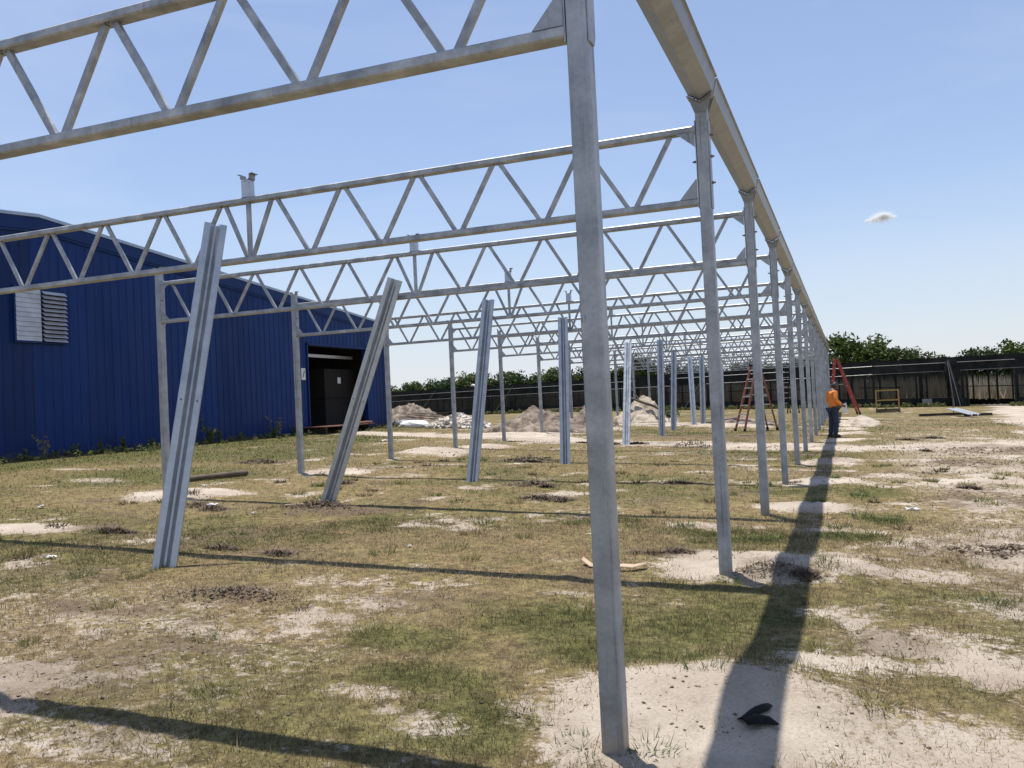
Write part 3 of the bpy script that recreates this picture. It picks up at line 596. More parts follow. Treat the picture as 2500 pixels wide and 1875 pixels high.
# gutter over the right row, in lengths that meet over the columns
def gutter_mesh(a, b): return MB().sheet(PT, .004, a, b).me('gutter_sheet')
me_gl = gutter_mesh(.006, S - .006); me_strap = MB().sheet([(p_[0] * 1.03, p_[1] - .005) for p_ in PT[1:-1]], .004, .02, .075).me('joint_strap')
for k in range(NB - 1):
    y = k * S; e = empty('gutter_section', (0, y, zoff(y) - .0)); tag(e, f'{ORD[k]} length of galvanized gutter from the camera, on the right columns', 'gutter', 'gutter lengths over the right row')
    link('gutter_sheet', me_gl, M_GUT, e)
    s_ = link('joint_strap', me_strap, M_GAL, e)
    for x in (-.05, -.02, .04): 
        b_ = link('bolt', me_bolt, M_BOLT, e, (x, -.05, 3.985 + abs(x) * .55)); b_.rotation_euler = (0, math.pi / 2, 0)
# ------------------------------------------------------------------ gutter lengths propped up against the trusses
LEAN = [((-5.0, 2.7), (-4.84, 3.42, 3.50), 38), ((-5.98, 6.9), (-4.85, 7.14, 3.38), 18), ((-5.2, 10.26), (-4.95, 10.80, 3.46), 14), ((-4.64, 13.89), (-4.72, 14.46, 3.40), 12), ((-4.86, 20.18), (-5.01, 21.7, 3.25), 6),
        ((-4.82, 25.04), (-4.79, 25.42, 3.50), 14), ((-5.12, 28.67), (-5.03, 29.1, 3.34), -6), ((-4.85, 31.73), (-5.06, 32.75, 3.21), -8), ((-4.57, 32.3), (-4.58, 32.78, 3.14), 0), ((-4.3, 36.0), (-4.3, 36.45, 2.95), 6)]
LP = [(.88 * a_, .88 * b_) for a_, b_ in [(-.122, -.028), (-.116, .0), (-.056, .0), (-.012, -.078), (.014, -.078), (.052, .0), (.116, .0), (.122, -.028)]]
LLAB = ['bright steel channel propped nearest the camera, leaning right', 'steeply slanted steel channel propped before the warehouse doorway', 'third propped steel channel, slightly tilted, left of the nearest column', 'upright steel channel just left of the nearest column', 'tilted blue-grey steel channel just right of the nearest column', 'broadest upright blue-grey steel channel right of the nearest column', 'upright steel channel beside the broadest propped one',
        'thin steel channel leaning left, far back', 'thin upright steel channel beside the one leaning left', 'farthest thin steel channel, half hidden by the second column']
me_cache = {}
for i, ((bx, by), top, yaw) in enumerate(LEAN):
    b0 = Vector((bx, by, gz(bx, by) - .02)); t0 = Vector(top); L = (t0 - b0).length; d = (t0 - b0).normalized()
    toward = Vector((math.sin(rad(yaw)), -math.cos(rad(yaw)), 0)); op = (toward - d * toward.dot(d)).normalized(); xx = op.cross(d).normalized()
    e = empty('steel_channel'); e.matrix_world = Matrix((xx, op, d)).transposed().to_4x4(); e.location = b0
    tag(e, LLAB[i], 'steel channel', 'steel channels propped against the trusses')
    mb = MB(); mb.sheet([(p_[0], p_[1]) for p_ in LP], .004, 0, L, 'z'); link('channel_sheet', mb.me('channel_sheet'), M_NEW, e)
    for s_ in (-1, 1):
        h = link('bolt_hole', MB().tube([(0, 0, 0), (0, 0, .0012)], .008, 10).me('bolt_hole'), M_DARK, e, (s_ * .074, .0022, L * .47)); h.rotation_euler = (-math.pi / 2, 0, 0)
# ------------------------------------------------------------------ heaps of sand, soil and rubble
def heap(name, x, y, rx, ry, h, seed, mat, label, sharp=1.0, rough=.62):
    n, mrad = 96, 40; v = []; f = []
    for j in range(mrad + 1):
        q = j / mrad
        for i in range(n):
            a = 2 * math.pi * i / n; v.append((q * math.cos(a), q * math.sin(a)))
    A = np.array(v); wx = A[:, 0] * rx + x; wy = A[:, 1] * ry + y
    q = np.hypot(A[:, 0], A[:, 1]); lob = fbm(wx + seed, wy, max(rx, ry) * .6, 500 + seed, 3)
    prof_ = .5 * np.clip(1 - q, 0, 1) + .5 * (.5 + .5 * np.cos(np.pi * np.clip(q, 0, 1)))
    hh = h * (prof_ ** sharp) * (.65 + .7 * lob) + (fbm(wx, wy, .35, 700 + seed, 5, .68) - .5) * h * rough * (q < .98)
    z0 = gz(x, y); zz = ground_z(wx, wy, False) - z0 + hh - .06 * (q > .96)
    for j in range(mrad):
        for i in range(n): f.append((j * n + i, j * n + (i + 1) % n, (j + 1) * n + (i + 1) % n, (j + 1) * n + i))
    me = mesh(name, np.stack([wx - x, wy - y, zz], 1), f); bm = bmesh.new(); bm.from_mesh(me); bmesh.ops.remove_doubles(bm, verts=bm.verts, dist=1e-4); bmesh.ops.recalc_face_normals(bm, faces=bm.faces); bm.to_mesh(me); bm.free()
    o = link(name, me, mat, None, (x, y, z0), True); tag(o, label, 'heap', 'heaps of earth and rubble'); return o
heap('sand_heap', -22.9, 41.0, 2.7, 2.2, .95, 3, M_MND, 'pointed grey-brown sand heap beside the warehouse corner')
heap('soil_heap', -10.2, 28.0, 2.4, 1.5, .85, 9, M_MND, 'broad brown soil heap with rough clods between the left columns')
heap('soil_heap', -9.0, 31.5, 1.1, 1.0, 1.1, 21, M_MND, 'dark soil heap peeping out left of the nearest column')
h5 = heap('sand_heap', -7.9, 36.2, 1.7, 1.4, 1.05, 33, M_MNDP, 'pale sand heap with a dry branch right of the nearest column')
heap('sand_heap', 1.35, 32.4, .8, 1.5, .17, 41, M_MNDP, 'small pale sand heap beside the worker in orange')
heap('sand_heap', -3.2, 33.0, 1.6, .9, .35, 51, M_MND, 'low brown sand heap behind the brown stepladder')
br = tag(empty('dry_branch', (-7.6, 35.6, gz(-7.6, 35.6))), 'dry fallen branch with green leaves on the pale sand heap', 'branch')
mb = MB(); mb.tube([(-.9, .1, 1.25), (-.3, 0, 1.0), (.4, -.1, .75), (1.0, -.2, .35), (1.4, -.25, .1)], [.05, .06, .07, .05, .03], 7); mb.tube([(-.3, 0, 1.0), (-.7, .2, 1.6)], [.04, .02], 6); mb.obj('stem', M_BARK, br)
def leaf_cloud(n, cen, r, size, cols, seed):
    r_ = np.random.default_rng(seed); p_ = r_.normal(0, 1, (n, 3)); p_ = p_ / np.linalg.norm(p_, axis=1)[:, None] * (r_.random((n, 1)) ** .4) * np.array(r) + np.array(cen)
    a = r_.normal(0, 1, (n, 3)); a /= np.linalg.norm(a, axis=1)[:, None]; b_ = r_.normal(0, 1, (n, 3)); b_ -= a * (a * b_).sum(1)[:, None]; b_ /= np.linalg.norm(b_, axis=1)[:, None]
    s_ = size * r_.uniform(.5, 1.3, (n, 1)); V = np.stack([p_ - a * s_, p_ + b_ * s_ * .45, p_ + a * s_, p_ - b_ * s_ * .45], 1)
    c_ = np.array(cols)[r_.integers(0, len(cols), n)] * r_.uniform(.82, 1.18, (n, 1)); return V.reshape(-1, 3), np.repeat(c_, 4, 0)
V, C = leaf_cloud(160, (1.15, -.3, .45), (.45, .25, .35), .09, [(.06, .10, .03), (.09, .12, .04)], 3)
link('leaves', np_mesh('leaves', V, np.arange(len(V)).reshape(-1, 4), C, 4), M_LEAF, br)
# rubble: heap of broken concrete
rb = heap('rubble_heap', -15.2, 31.6, 1.5, 1.1, .62, 61, M_RUB, 'heap of pale broken concrete rubble near the sand road')
mb = MB()
for i in range(420):
    a = random.uniform(0, 6.283); q = random.random() ** .6; x = 1.55 * q * math.cos(a); y = 1.15 * q * math.sin(a); z = .62 * max(0, 1 - q) * .95 + random.uniform(-.02, .06) + (gz(-15.2 + x, 31.6 + y) - gz(-15.2, 31.6))
    s_ = random.uniform(.04, .14); R_ = Matrix.Rotation(random.uniform(0, 6.28), 3, 'Z') @ Matrix.Rotation(random.uniform(-.8, .8), 3, 'X')
    b_ = MB().box(-s_, s_, -s_ * random.uniform(.4, .9), s_ * random.uniform(.4, .9), -s_ * .4, s_ * .4)
    mb.add([Vector((x, y, z)) + R_ @ (Vector(p_) * random.uniform(.85, 1.15)) for p_ in b_.v], b_.f)
ch = mb.obj('chunks', M_RUB, rb); ch['kind'] = 'stuff'
# ------------------------------------------------------------------ small things on the ground
def at_ground(name, x, y, dz=0, rz=0): return empty(name, (x, y, gz(x, y) + dz), rz)
a = Vector((-10.45, 8.95, gz(-10.45, 8.95) + .06)); b = Vector((-10.1, 10.4, gz(-10.1, 10.4) + .06))
mb = MB(); mb.tube([a - a, (b - a) * .5, b - a], [.055, .052, .054], 14); o = mb.obj('timber_pole', M_WOOD, None, a); tag(o, 'round brown timber pole lying in the grass behind the first propped channel', 'pole')
a = Vector((-6.5, 6.66, gz(-6.5, 6.66) + .02)); mb = MB(); mb.beam((0, 0, 0), (.42, .27, .0), .07, .022); o = mb.obj('wood_offcut', M_TAN, None, a); tag(o, 'thin wooden offcut left of the slanted channel foot', 'board')
# curved tan strip by the nearest column
pts = [(-.33, .12, .05), (-.22, .0, .015), (-.05, -.08, .006), (.08, -.06, .03), (.17, -.02, .015), (.27, .06, .03)]
mb = MB(); L_ = []
for i, q in enumerate(pts):
    L_ += [(q[0], q[1] - .03, q[2]), (q[0], q[1] + .05, q[2] + .012), (q[0], q[1] - .03, q[2] - .006), (q[0], q[1] + .05, q[2] + .006)]
F_ = []
for i in range(len(pts) - 1):
    k = i * 4; F_ += [(k, k + 4, k + 5, k + 1), (k + 2, k + 3, k + 7, k + 6), (k, k + 2, k + 6, k + 4), (k + 1, k + 5, k + 7, k + 3)]
F_ += [(0, 1, 3, 2), (len(L_) - 4, len(L_) - 2, len(L_) - 1, len(L_) - 3)]
mb.add(L_, F_); o = mb.obj('bent_strip', M_TAN, None, (-.97, 3.76, gz(-.97, 3.76) + .015), True); tag(o, 'curled tan strip of board on the ground behind the nearest column', 'strip')
# black rag in the gutter shadow
def blade(pts_w, name, loc, mat):
    v = []; f = []
    for (x, y, z, wd, nx_, ny_) in pts_w:
        for q in (-1, -.4, .4, 1): v.append((x + nx_ * wd * q, y + ny_ * wd * q, z + (1 - abs(q)) * wd * .55))
    n = len(pts_w)
    for i in range(n - 1):
        for j in range(3): k = i * 4 + j; f.append((k, k + 4, k + 5, k + 1))
    m0 = len(v)
    for (x, y, z, wd, nx_, ny_) in pts_w:
        v.append((x + nx_ * wd, y + ny_ * wd, z - .01)); v.append((x - nx_ * wd, y - ny_ * wd, z - .01))
    mb = MB(); mb.add(v, f); o = mb.obj(name, mat, None, loc, True); so_ = o.modifiers.new('thick', 'SOLIDIFY'); so_.thickness = .004; return o
o = blade([(.075, .22, .03, .012, .7, .7), (.055, .20, .04, .045, .8, .5), (.03, .14, .04, .055, .9, .3), (-.02, .07, .025, .035, .9, .2), (-.05, .02, .02, .03, .8, -.4), (-.02, -.015, .025, .04, .3, -.9), (.03, .0, .035, .06, .1, -1), (.085, .015, .03, .045, -.2, -1), (.135, .01, .015, .008, -.3, -1)], 'black_rag', (.53, .37, gz(.53, .37) - .002), M_DARK)
o.scale = (.88, .88, .88)
tag(o, 'twisted black rag lying in the gutter shadow at the bottom of the photo', 'rag')
# litter
LIT = [(-9.46, 8.43, .09, 'white crumpled scrap beside the timber pole'), (-6.38, 2.67, .09, 'pale flat scrap left of the first propped channel foot'), (-7.48, 6.31, .12, 'long white scrap between the two slanted channels'), (-6.42, 5.86, .06, 'tiny white scrap near the wooden offcut'), (-9.97, 5.62, .11, 'white scrap in the green grass at the left edge'),
       (1.69, 8.15, .10, 'white scrap on dry grass right of the gutter shadow'), (-3.21, 4.18, .05, 'tiny pale scrap in the lawn beyond the second truss shadow'), (-13.17, 21.26, .22, 'white rag in the grass left of the fifth left column'), (2.0, 1.95, .04, 'small dark scrap on the sand at the right')]
for i, (x, y, s_, lab) in enumerate(LIT):
    r_ = np.random.default_rng(900 + i); n = 6; v = []; f = []
    for a_ in range(n):
        for b_ in range(n): v.append(((a_ / (n - 1) - .5) * s_ * (1.6 if i in (2, 5) else 1) * (.7 + .5 * r_.random()), (b_ / (n - 1) - .5) * s_ * .7 * (.7 + .5 * r_.random()), s_ * .35 * r_.random() + .012))
    for a_ in range(n - 1):
        for b_ in range(n - 1): f.append((a_ * n + b_, (a_ + 1) * n + b_, (a_ + 1) * n + b_ + 1, a_ * n + b_ + 1))
    o = link('paper_scrap', mesh('paper_scrap', v, f), M_DARK if i == 8 else M_WHITE, None, (x, y, gz(x, y))); o.rotation_euler = (0, 0, r_.uniform(0, 6)); tag(o, lab, 'scrap', 'scraps of litter')
# sack, broken board and planks by the warehouse corner
def lump(name, x, y, rx, ry, rz_, seed, mat, label, cat):
    bm = bmesh.new(); bmesh.ops.create_icosphere(bm, subdivisions=3, radius=1); r_ = random.Random(seed); ph = [r_.uniform(0, 6) for _ in range(6)]
    for v in bm.verts:
        c_ = v.co; k = 1 + .12 * math.sin(4 * c_.x + ph[0]) * math.sin(5 * c_.y + ph[1]) + .06 * math.sin(9 * c_.z + ph[2] + 6 * c_.x)
        v.co = (c_.x * rx * k, c_.y * ry * k, max(c_.z, -.35) * rz_ * k)
    me = bpy.data.meshes.new(name); bm.to_mesh(me); bm.free(); o = link(name, me, mat, None, (x, y, gz(x, y) + rz_ * .3), True); return tag(o, label, cat)
lump('sack', -17.5, 31.6, .75, .4, .26, 3, M_WHITE, 'bulging white sack beside the warehouse corner', 'sack')
lump('plastic_wrap', -19.05, 33.6, .5, .35, .22, 8, M_PIPE, 'crumpled grey-blue plastic sheet at the warehouse corner', 'plastic sheet')
mb = MB(); mb.beam((0, 0, .1), (.9, .5, .42), .55, .03); o = mb.obj('broken_board', M_RUST, None, (-19.0, 33.0, gz(-19, 33))); tag(o, 'tilted red-brown board leaning on rubbish at the warehouse corner', 'board')
for i in range(4):
    mb = MB(); mb.beam((0, 0, 0), (2.2, .3 * i, .02), .14, .04); o = mb.obj('plank', M_WOOD, None, (-20.6, 36.0 + .3 * i, gz(-20, 36) + .2 + .09 * i)); tag(o, ['bottom', 'second', 'third', 'top'][i] + ' plank of the pile before the pointed sand heap', 'plank', 'planks by the sand heap')
mb = MB(); mb.beam((0, 0, 0), (2.6, -.4, .04), .25, .05); o = mb.obj('long_plank', M_TAN, None, (-14.6, 41.0, gz(-14.6, 41) + .55)); tag(o, 'long pale plank lying level behind the broad soil heap', 'plank')
TURF = MB()
def clump(x, y, rx, ry, h, seed):
    r_ = random.Random(seed); mb = MB()
    for k in range(150):
        a = r_.uniform(0, 6.283); q = r_.random() ** .7; px = rx * q * math.cos(a); py = ry * q * math.sin(a); pz = gz(x + px, y + py) - gz(x, y) + h * max(0, 1 - q * q) * r_.uniform(.3, 1.0)
        sz = min(rx, ry) * r_.uniform(.03, .11); R_ = Matrix.Rotation(r_.uniform(0, 6.28), 3, 'Z') @ Matrix.Rotation(r_.uniform(-1, 1), 3, 'X')
        P_ = [Vector(c_) * r_.uniform(.6, 1.3) * sz for c_ in ((1, 0, 0), (-1, 0, 0), (0, .8, 0), (0, -.8, 0), (0, 0, .6), (0, 0, -.6))]
        mb.add([Vector((px, py, pz)) + R_ @ c_ for c_ in P_], [(0, 2, 4), (2, 1, 4), (1, 3, 4), (3, 0, 4), (2, 0, 5), (1, 2, 5), (3, 1, 5), (0, 3, 5)])
    for k in range(320):
        a = r_.uniform(0, 6.283); q = r_.random() ** .6 * 1.35; px = rx * q * math.cos(a); py = ry * q * math.sin(a); pz = gz(x + px, y + py) - gz(x, y) + h * max(0, 1 - q * q) * r_.uniform(.2, .9)
        L_ = r_.uniform(.04, .12); b_ = r_.uniform(0, 6.28); e_ = Vector((math.cos(b_) * L_, math.sin(b_) * L_, r_.uniform(0, .7) * L_)); w_ = Vector((-math.sin(b_), math.cos(b_), 0)) * .004 * max(1, math.hypot(x - 1, y + 3.7) / 7)
        p_ = Vector((px, py, pz)); mb.add([p_ - w_, p_ + w_, p_ + e_], [(0, 1, 2)])
    z_ = gz(x, y); TURF.add([(v_[0] + x, v_[1] + y, v_[2] + z_) for v_ in mb.v], mb.f)
for i, (x, y, rx, h, lab) in enumerate([(-5.95, 6.68, .5, .09, 'brown clump of torn turf at the slanted channel foot'), (-3.95, 9.95, .4, .07, 'farther of two turf clumps left of the nearest column'), (-3.15, 8.3, .34, .06, 'closer of two turf clumps left of the nearest column'), (-5.7, 14.7, .6, .12, 'dark turf clump beside the upright propped channel'), (-11.8, 13.1, .5, .10, 'dark turf clump in the green grass before the warehouse'), (-7.8, 6.35, .3, .07, 'dark turf clump between the two slanted channels'), (-2.9, 19.6, .55, .22, 'peaked soil clump right of the nearest column'), (.36, 3.75, .26, .07, 'dark soil lumps beside the foot of the second column'), (2.35, 5.5, .6, .06, 'dark torn turf at the right edge of the photo'), (-3.6, 1.95, .5, .05, 'dark torn turf in the lawn before the first propped channel')]):
    clump(x, y, rx, rx * .55, h, 40 + i)
for i in range(26):
    q = random.choice(DIRT); clump(q[0] + random.gauss(0, q[2] * .45), q[1] + random.gauss(0, q[3] * .45), random.uniform(.08, .25), random.uniform(.06, .14), random.uniform(.02, .05), 400 + i)
o = link('torn_turf', mesh('torn_turf', TURF.v, TURF.f), M_CLOD); o['kind'] = 'stuff'; o['label'] = 'dark crumbs and roots of torn turf scattered over the lawn'; o['category'] = 'turf'

# ------------------------------------------------------------------ worker
def skin(name, joints, edges, radii, mat, parent, sub=2):
    me = bpy.data.meshes.new(name); me.from_pydata(joints, edges, []); o = bpy.data.objects.new(name + '_tmp', me); col.objects.link(o)
    sm = o.modifiers.new('skin', 'SKIN'); sm.use_smooth_shade = True
    for i, r in enumerate(radii):
        rr = r if isinstance(r, tuple) else (r, r)
        me.skin_vertices[0].data[i].radius = rr; me.skin_vertices[0].data[i].use_root = (i == 0)
    ss = o.modifiers.new('sub', 'SUBSURF'); ss.levels = sub; ss.render_levels = sub
    dg = bpy.context.evaluated_depsgraph_get(); ev = o.evaluated_get(dg); nm = bpy.data.meshes.new_from_object(ev); nm.name = name
    bpy.data.objects.remove(o, do_unlink=True); nm.materials.clear()
    return link(name, nm, mat, parent, None, True)
PX, PY = .56, 24.34
pe = empty('person', (PX, PY, gz(PX, PY)), rad(-58)); tag(pe, 'worker in orange long-sleeved shirt and jeans, head bowed, seen from behind', 'person')
M_SKIN = noisy('skin', (.10, .055, .035), (.13, .07, .045), 10, .6, 0, 0); M_ORG = noisy('orange_cloth', (.72, .21, .035), (.82, .27, .055), 5, .8, 0, .15, bscale=12)
M_JEAN = noisy('blue_denim', (.018, .028, .055), (.03, .045, .085), 10, .85, 0, .2); M_HAIR = noisy('black_hair', (.008, .007, .006), (.018, .015, .013), 20, .6, 0, .2); M_BOOT = noisy('brown_boot', (.03, .022, .016), (.06, .045, .03), 10, .7, 0, .1)
# local frame: +y is where the person faces, +x is the right hand side
J = [(0, 0, .92), (0, .0, 1.08), (0, -.01, 1.28), (0, .0, 1.38), (0, .05, 1.47), (0, .09, 1.54), (.17, 0, 1.36), (.235, -.03, 1.12), (.20, .17, .97), (.16, .25, .94), (-.17, 0, 1.36), (-.235, -.03, 1.12), (-.19, .17, .97), (-.14, .25, .95), (.09, 0, .85), (.10, .03, .48), (.10, -.02, .10), (-.09, 0, .85), (-.11, .0, .48), (-.12, -.05, .10)]
E_ = [(0, 1), (1, 2), (2, 3), (3, 4), (4, 5), (3, 6), (6, 7), (7, 8), (8, 9), (3, 10), (10, 11), (11, 12), (12, 13), (0, 14), (14, 15), (15, 16), (0, 17), (17, 18), (18, 19)]
R0 = [(.13, .09), (.13, .09), (.14, .09), (.10, .07), .05, .06, .055, .042, .034, .026, .055, .042, .034, .026, .078, .055, .04, .078, .055, .04]
body = skin('body', J, E_, R0, M_SKIN, pe)
shirt_i = [0, 1, 2, 3, 6, 7, 8, 10, 11, 12]; mp_ = {a_: i for i, a_ in enumerate(shirt_i)}
SJ = [J[i] for i in shirt_i]; SJ[0] = (0, 0, .86)
skin('shirt', SJ, [(mp_[a_], mp_[b_]) for a_, b_ in E_ if a_ in mp_ and b_ in mp_], [(.185, .135), (.175, .125), (.18, .12), (.125, .095), .078, .068, .052, .078, .068, .052], M_ORG, pe)
skin('jeans', [(0, 0, .90), (.09, 0, .82), (.105, .03, .48), (.10, -.02, .07), (-.09, 0, .82), (-.115, .0, .48), (-.12, -.05, .07)], [(0, 1), (1, 2), (2, 3), (0, 4), (4, 5), (5, 6)], [(.15, .12), .105, .08, .072, .105, .08, .072], M_JEAN, pe)
# head with brow, nose, chin, ears
bm = bmesh.new(); bmesh.ops.create_uvsphere(bm, u_segments=24, v_segments=16, radius=1)
for v in bm.verts:
    x, y, z = v.co; tw = 1 - .28 * max(0, -z) ; v.co = (x * .076 * tw, y * .096 * (1 - .12 * max(0, -z)) + .01, z * .118)
    if y > .75 and abs(x) < .22 and -.35 < z < .12: v.co.y += .02 * (1 - abs(x) / .22)
    if y > .8 and .2 < abs(x) < .55 and .05 < z < .3: v.co.y -= .008
    if y > .6 and z < -.75: v.co.y += .012
me = bpy.data.meshes.new('head'); bm.to_mesh(me); bm.free()
hd = link('head', me, M_SKIN, pe, (0, .11, 1.555), True); hd.rotation_euler = (rad(-28), 0, 0)
for s_ in (-1, 1):
    o = link('ear', MB().tube([(0, 0, -.028), (.004 * s_, -.004, 0), (0, -.006, .03)], [.008, .014, .010], 8).me('ear'), M_SKIN, hd, (s_ * .077, -.005, .0), True)
bm = bmesh.new(); bmesh.ops.create_uvsphere(bm, u_segments=24, v_segments=16, radius=1)
for v in list(bm.verts):
    x, y, z = v.co; r_ = 1 + .05 * math.sin(9 * x + 3 * z) * math.sin(8 * y)
    v.co = (x * .086 * r_, y * .106 * r_ + .003, z * .127 * r_)
bmesh.ops.delete(bm, geom=[v for v in bm.verts if (v.co.y > .045 and v.co.z < .06) or v.co.z < -.085 + max(0, v.co.y) * .9], context='VERTS')
me = bpy.data.meshes.new('hair'); bm.to_mesh(me); bm.free(); link('hair', me, M_HAIR, hd, None, True)
for s_, (hx, hy, hz) in ((1, J[9]), (-1, J[13])):
    hJ = [(hx, hy, hz), (hx - s_ * .02, hy + .06, hz - .01)]; hE = [(0, 1)]; hR = [(.03, .022), (.034, .018)]
    for f_ in range(4):
        b_ = len(hJ); o_ = (f_ - 1.5) * .018; ln = (.030, .036, .033, .026)[f_]
        hJ += [(hx - s_ * .03, hy + .07, hz - .01 + o_), (hx - s_ * (.035 + ln * .3), hy + .07 + ln, hz - .012 + o_), (hx - s_ * (.045 + ln), hy + .085 + ln, hz - .02 + o_)]; hE += [(1, b_), (b_, b_ + 1), (b_ + 1, b_ + 2)]; hR += [.009, .0085, .007]
    b_ = len(hJ); hJ += [(hx - s_ * .03, hy + .02, hz + .03), (hx - s_ * .06, hy + .05, hz + .045)]; hE += [(0, b_), (b_, b_ + 1)]; hR += [.010, .008]
    skin('hand', hJ, hE, hR, M_SKIN, pe, 1)
for x, y in ((.10, -.02), (-.12, -.05)):
    mb = MB(); mb.tube([(x, y - .09, .035), (x, y - .05, .055), (x, y + .03, .06), (x, y + .11, .045), (x, y + .17, .03)], [.03, .052, .055, .046, .028], 10); bo = mb.obj('boot', M_BOOT, pe, None, True)
    mb = MB(); mb.box(x - .045, x + .045, y - .10, y + .185, -.015, .012); mb.obj('sole', M_DARK, bo)
o = link('paper_sheet', MB().box(-.002, .002, -.1, .1, -.15, .15).me('paper_sheet'), M_WHITE, None, Vector((PX, PY, gz(PX, PY))) + Matrix.Rotation(rad(-58), 3, 'Z') @ Vector((.10, .33, .86))); o.rotation_euler = (rad(20), rad(10), rad(-48)); tag(o, 'white sheet of paper held by the worker in orange', 'paper')

# ------------------------------------------------------------------ ladders
def stepladder(x, y, h, rz, splay, wb, wt, steps, mat, label, back=.42):
    e = at_ground('stepladder', x, y, 0, rz); tag(e, label, 'ladder', 'stepladders')
    for fr in (-1, 1):
        sb = splay * (1 - back) if fr < 0 else splay * back; dx = -sb if fr < 0 else sb
        for s_ in (-1, 1):
            mb = MB(); mb.beam((dx, s_ * wb / 2, 0), (fr * .07, s_ * wt / 2, h), (.075 if fr < 0 else .055) if mat is not M_RED else .10, .03, (0, 1, 0)); r_ = mb.obj('rail', mat, e)
            mb = MB(); mb.beam((dx * 1.003, s_ * wb / 2, -.03), (dx * .965, s_ * (wb * .985) / 2, .10), .088, .04, (0, 1, 0)); mb.obj('foot', M_DARK, r_)
        for k in range(1, steps + 1):
            q = k / (steps + .6); w_ = wb + (wt - wb) * q; xx = dx + (fr * .07 - dx) * q
            mb = MB(); mb.box(xx - (.045 if fr < 0 else .02), xx + (.045 if fr < 0 else .02), -w_ / 2, w_ / 2, q * h - .018, q * h + .018)
            if fr < 0 or k % 2 or steps < 9: mb.obj('step' if fr < 0 else 'brace', M_ALU, e)
    mb = MB(); mb.box(-.13, .13, -wt / 2 - .05, wt / 2 + .05, h - .03, h + .03); mb.obj('top_cap', M_DARK if mat is M_BRN else mat, e)
    for s_ in (-1, 1):
        mb = MB(); mb.beam((-splay * .25, s_ * .22, h * .55), (splay * .2, s_ * .22, h * .55), .02, .006, (0, 1, 0)); mb.obj('spreader', M_ALU, e)
    return e
stepladder(-2.03, 28.55, 2.36, rad(38), 1.35, .62, .34, 7, M_BRN, 'brown stepladder standing open behind the second column')
stepladder(.50, 46.0, 2.95, rad(10), 1.4, .75, .36, 9, M_RED, 'red stepladder standing open beside the worker in orange', .72)
stepladder(-2.25, 50.2, 2.9, rad(60), 1.2, .6, .42, 9, M_DARK, 'dark stepladder with pale rungs glimpsed between the right columns')
# ------------------------------------------------------------------ yellow scaffold, lumber, gutter lengths on the ground
e = at_ground('rolling_scaffold', 3.05, 49.4, 0, rad(1)); tag(e, 'small yellow rolling scaffold frame standing before the shade fence', 'scaffold')
for x in (-.58, .58):
    for yy in (-.16, .16):
        mb = MB(); mb.beam((x, yy, .06), (x, yy, 1.27), .055, .055); mb.obj('post', M_YELL, e)
        mb = MB(); mb.tube([(x, yy - .02, .05), (x, yy + .02, .05)], .06, 12); mb.obj('wheel', M_DARK, e)
for z in (.70, 1.25):
    for yy in (-.16, .16): mb = MB(); mb.beam((-.58, yy, z), (.58, yy, z), .05, .07); mb.obj('rail', M_YELL, e)
    for x in (-.58, .58): mb = MB(); mb.beam((x, -.16, z), (x, .16, z), .05, .06); mb.obj('rail', M_YELL, e)
mb = MB(); mb.box(-.62, .62, -.26, .26, .03, .22); mb.obj('platform', M_WOOD, e)
mb = MB(); mb.beam((-.2, -.24, .1), (-.05, -.24, .36), .04, .09); mb.obj('handle', M_YELL, e)
for i, dx in enumerate((0, .27)):
    a = Vector((6.2 + dx, 40.7 + dx * .3, gz(6.2, 40.7) + .16)); b = Vector((5.55 + dx, 43.6 + dx * .3, gz(5.5, 43.6) + .36)); d = (b - a).normalized(); xx = d.cross(Vector((0, 0, 1))).normalized(); up = xx.cross(d)
    e = empty('steel_channel'); e.matrix_world = Matrix((xx, up, -d)).transposed().to_4x4(); e.location = a
    tag(e, ['left one of two pale steel channels lying beside the sand track', 'right one of two pale steel channels lying beside the sand track'][i], 'steel channel', 'steel channels lying on the ground')
    mb = MB(); mb.sheet(LP, .006, -(b - a).length, 0, 'z'); link('channel_sheet', mb.me('channel_sheet'), M_ALU, e)
for i, (x, y, l, rz) in enumerate([(4.9, 42.8, 1.5, 12), (5.9, 43.8, 1.2, -8), (6.7, 42.7, 1.2, 5)]):
    o = MB().box(-l / 2, l / 2, -.07, .07, 0, .12).obj('timber', M_POST, None, (x, y, gz(x, y) + .02)); o.rotation_euler = (0, 0, rad(rz)); tag(o, ['dark timber left of the pale channels', 'dark timber under the pale channels', 'dark timber right of the pale channels'][i], 'timber', 'dark timbers by the sand track')
o = MB().tube([(0, 0, -.1), (0, 0, .55), (.01, 0, 1.15)], .025, 8).obj('stake', M_WOOD, None, (5.95, 45.5, gz(5.95, 45.5))); tag(o, 'thin upright stake behind the pale channels', 'stake')

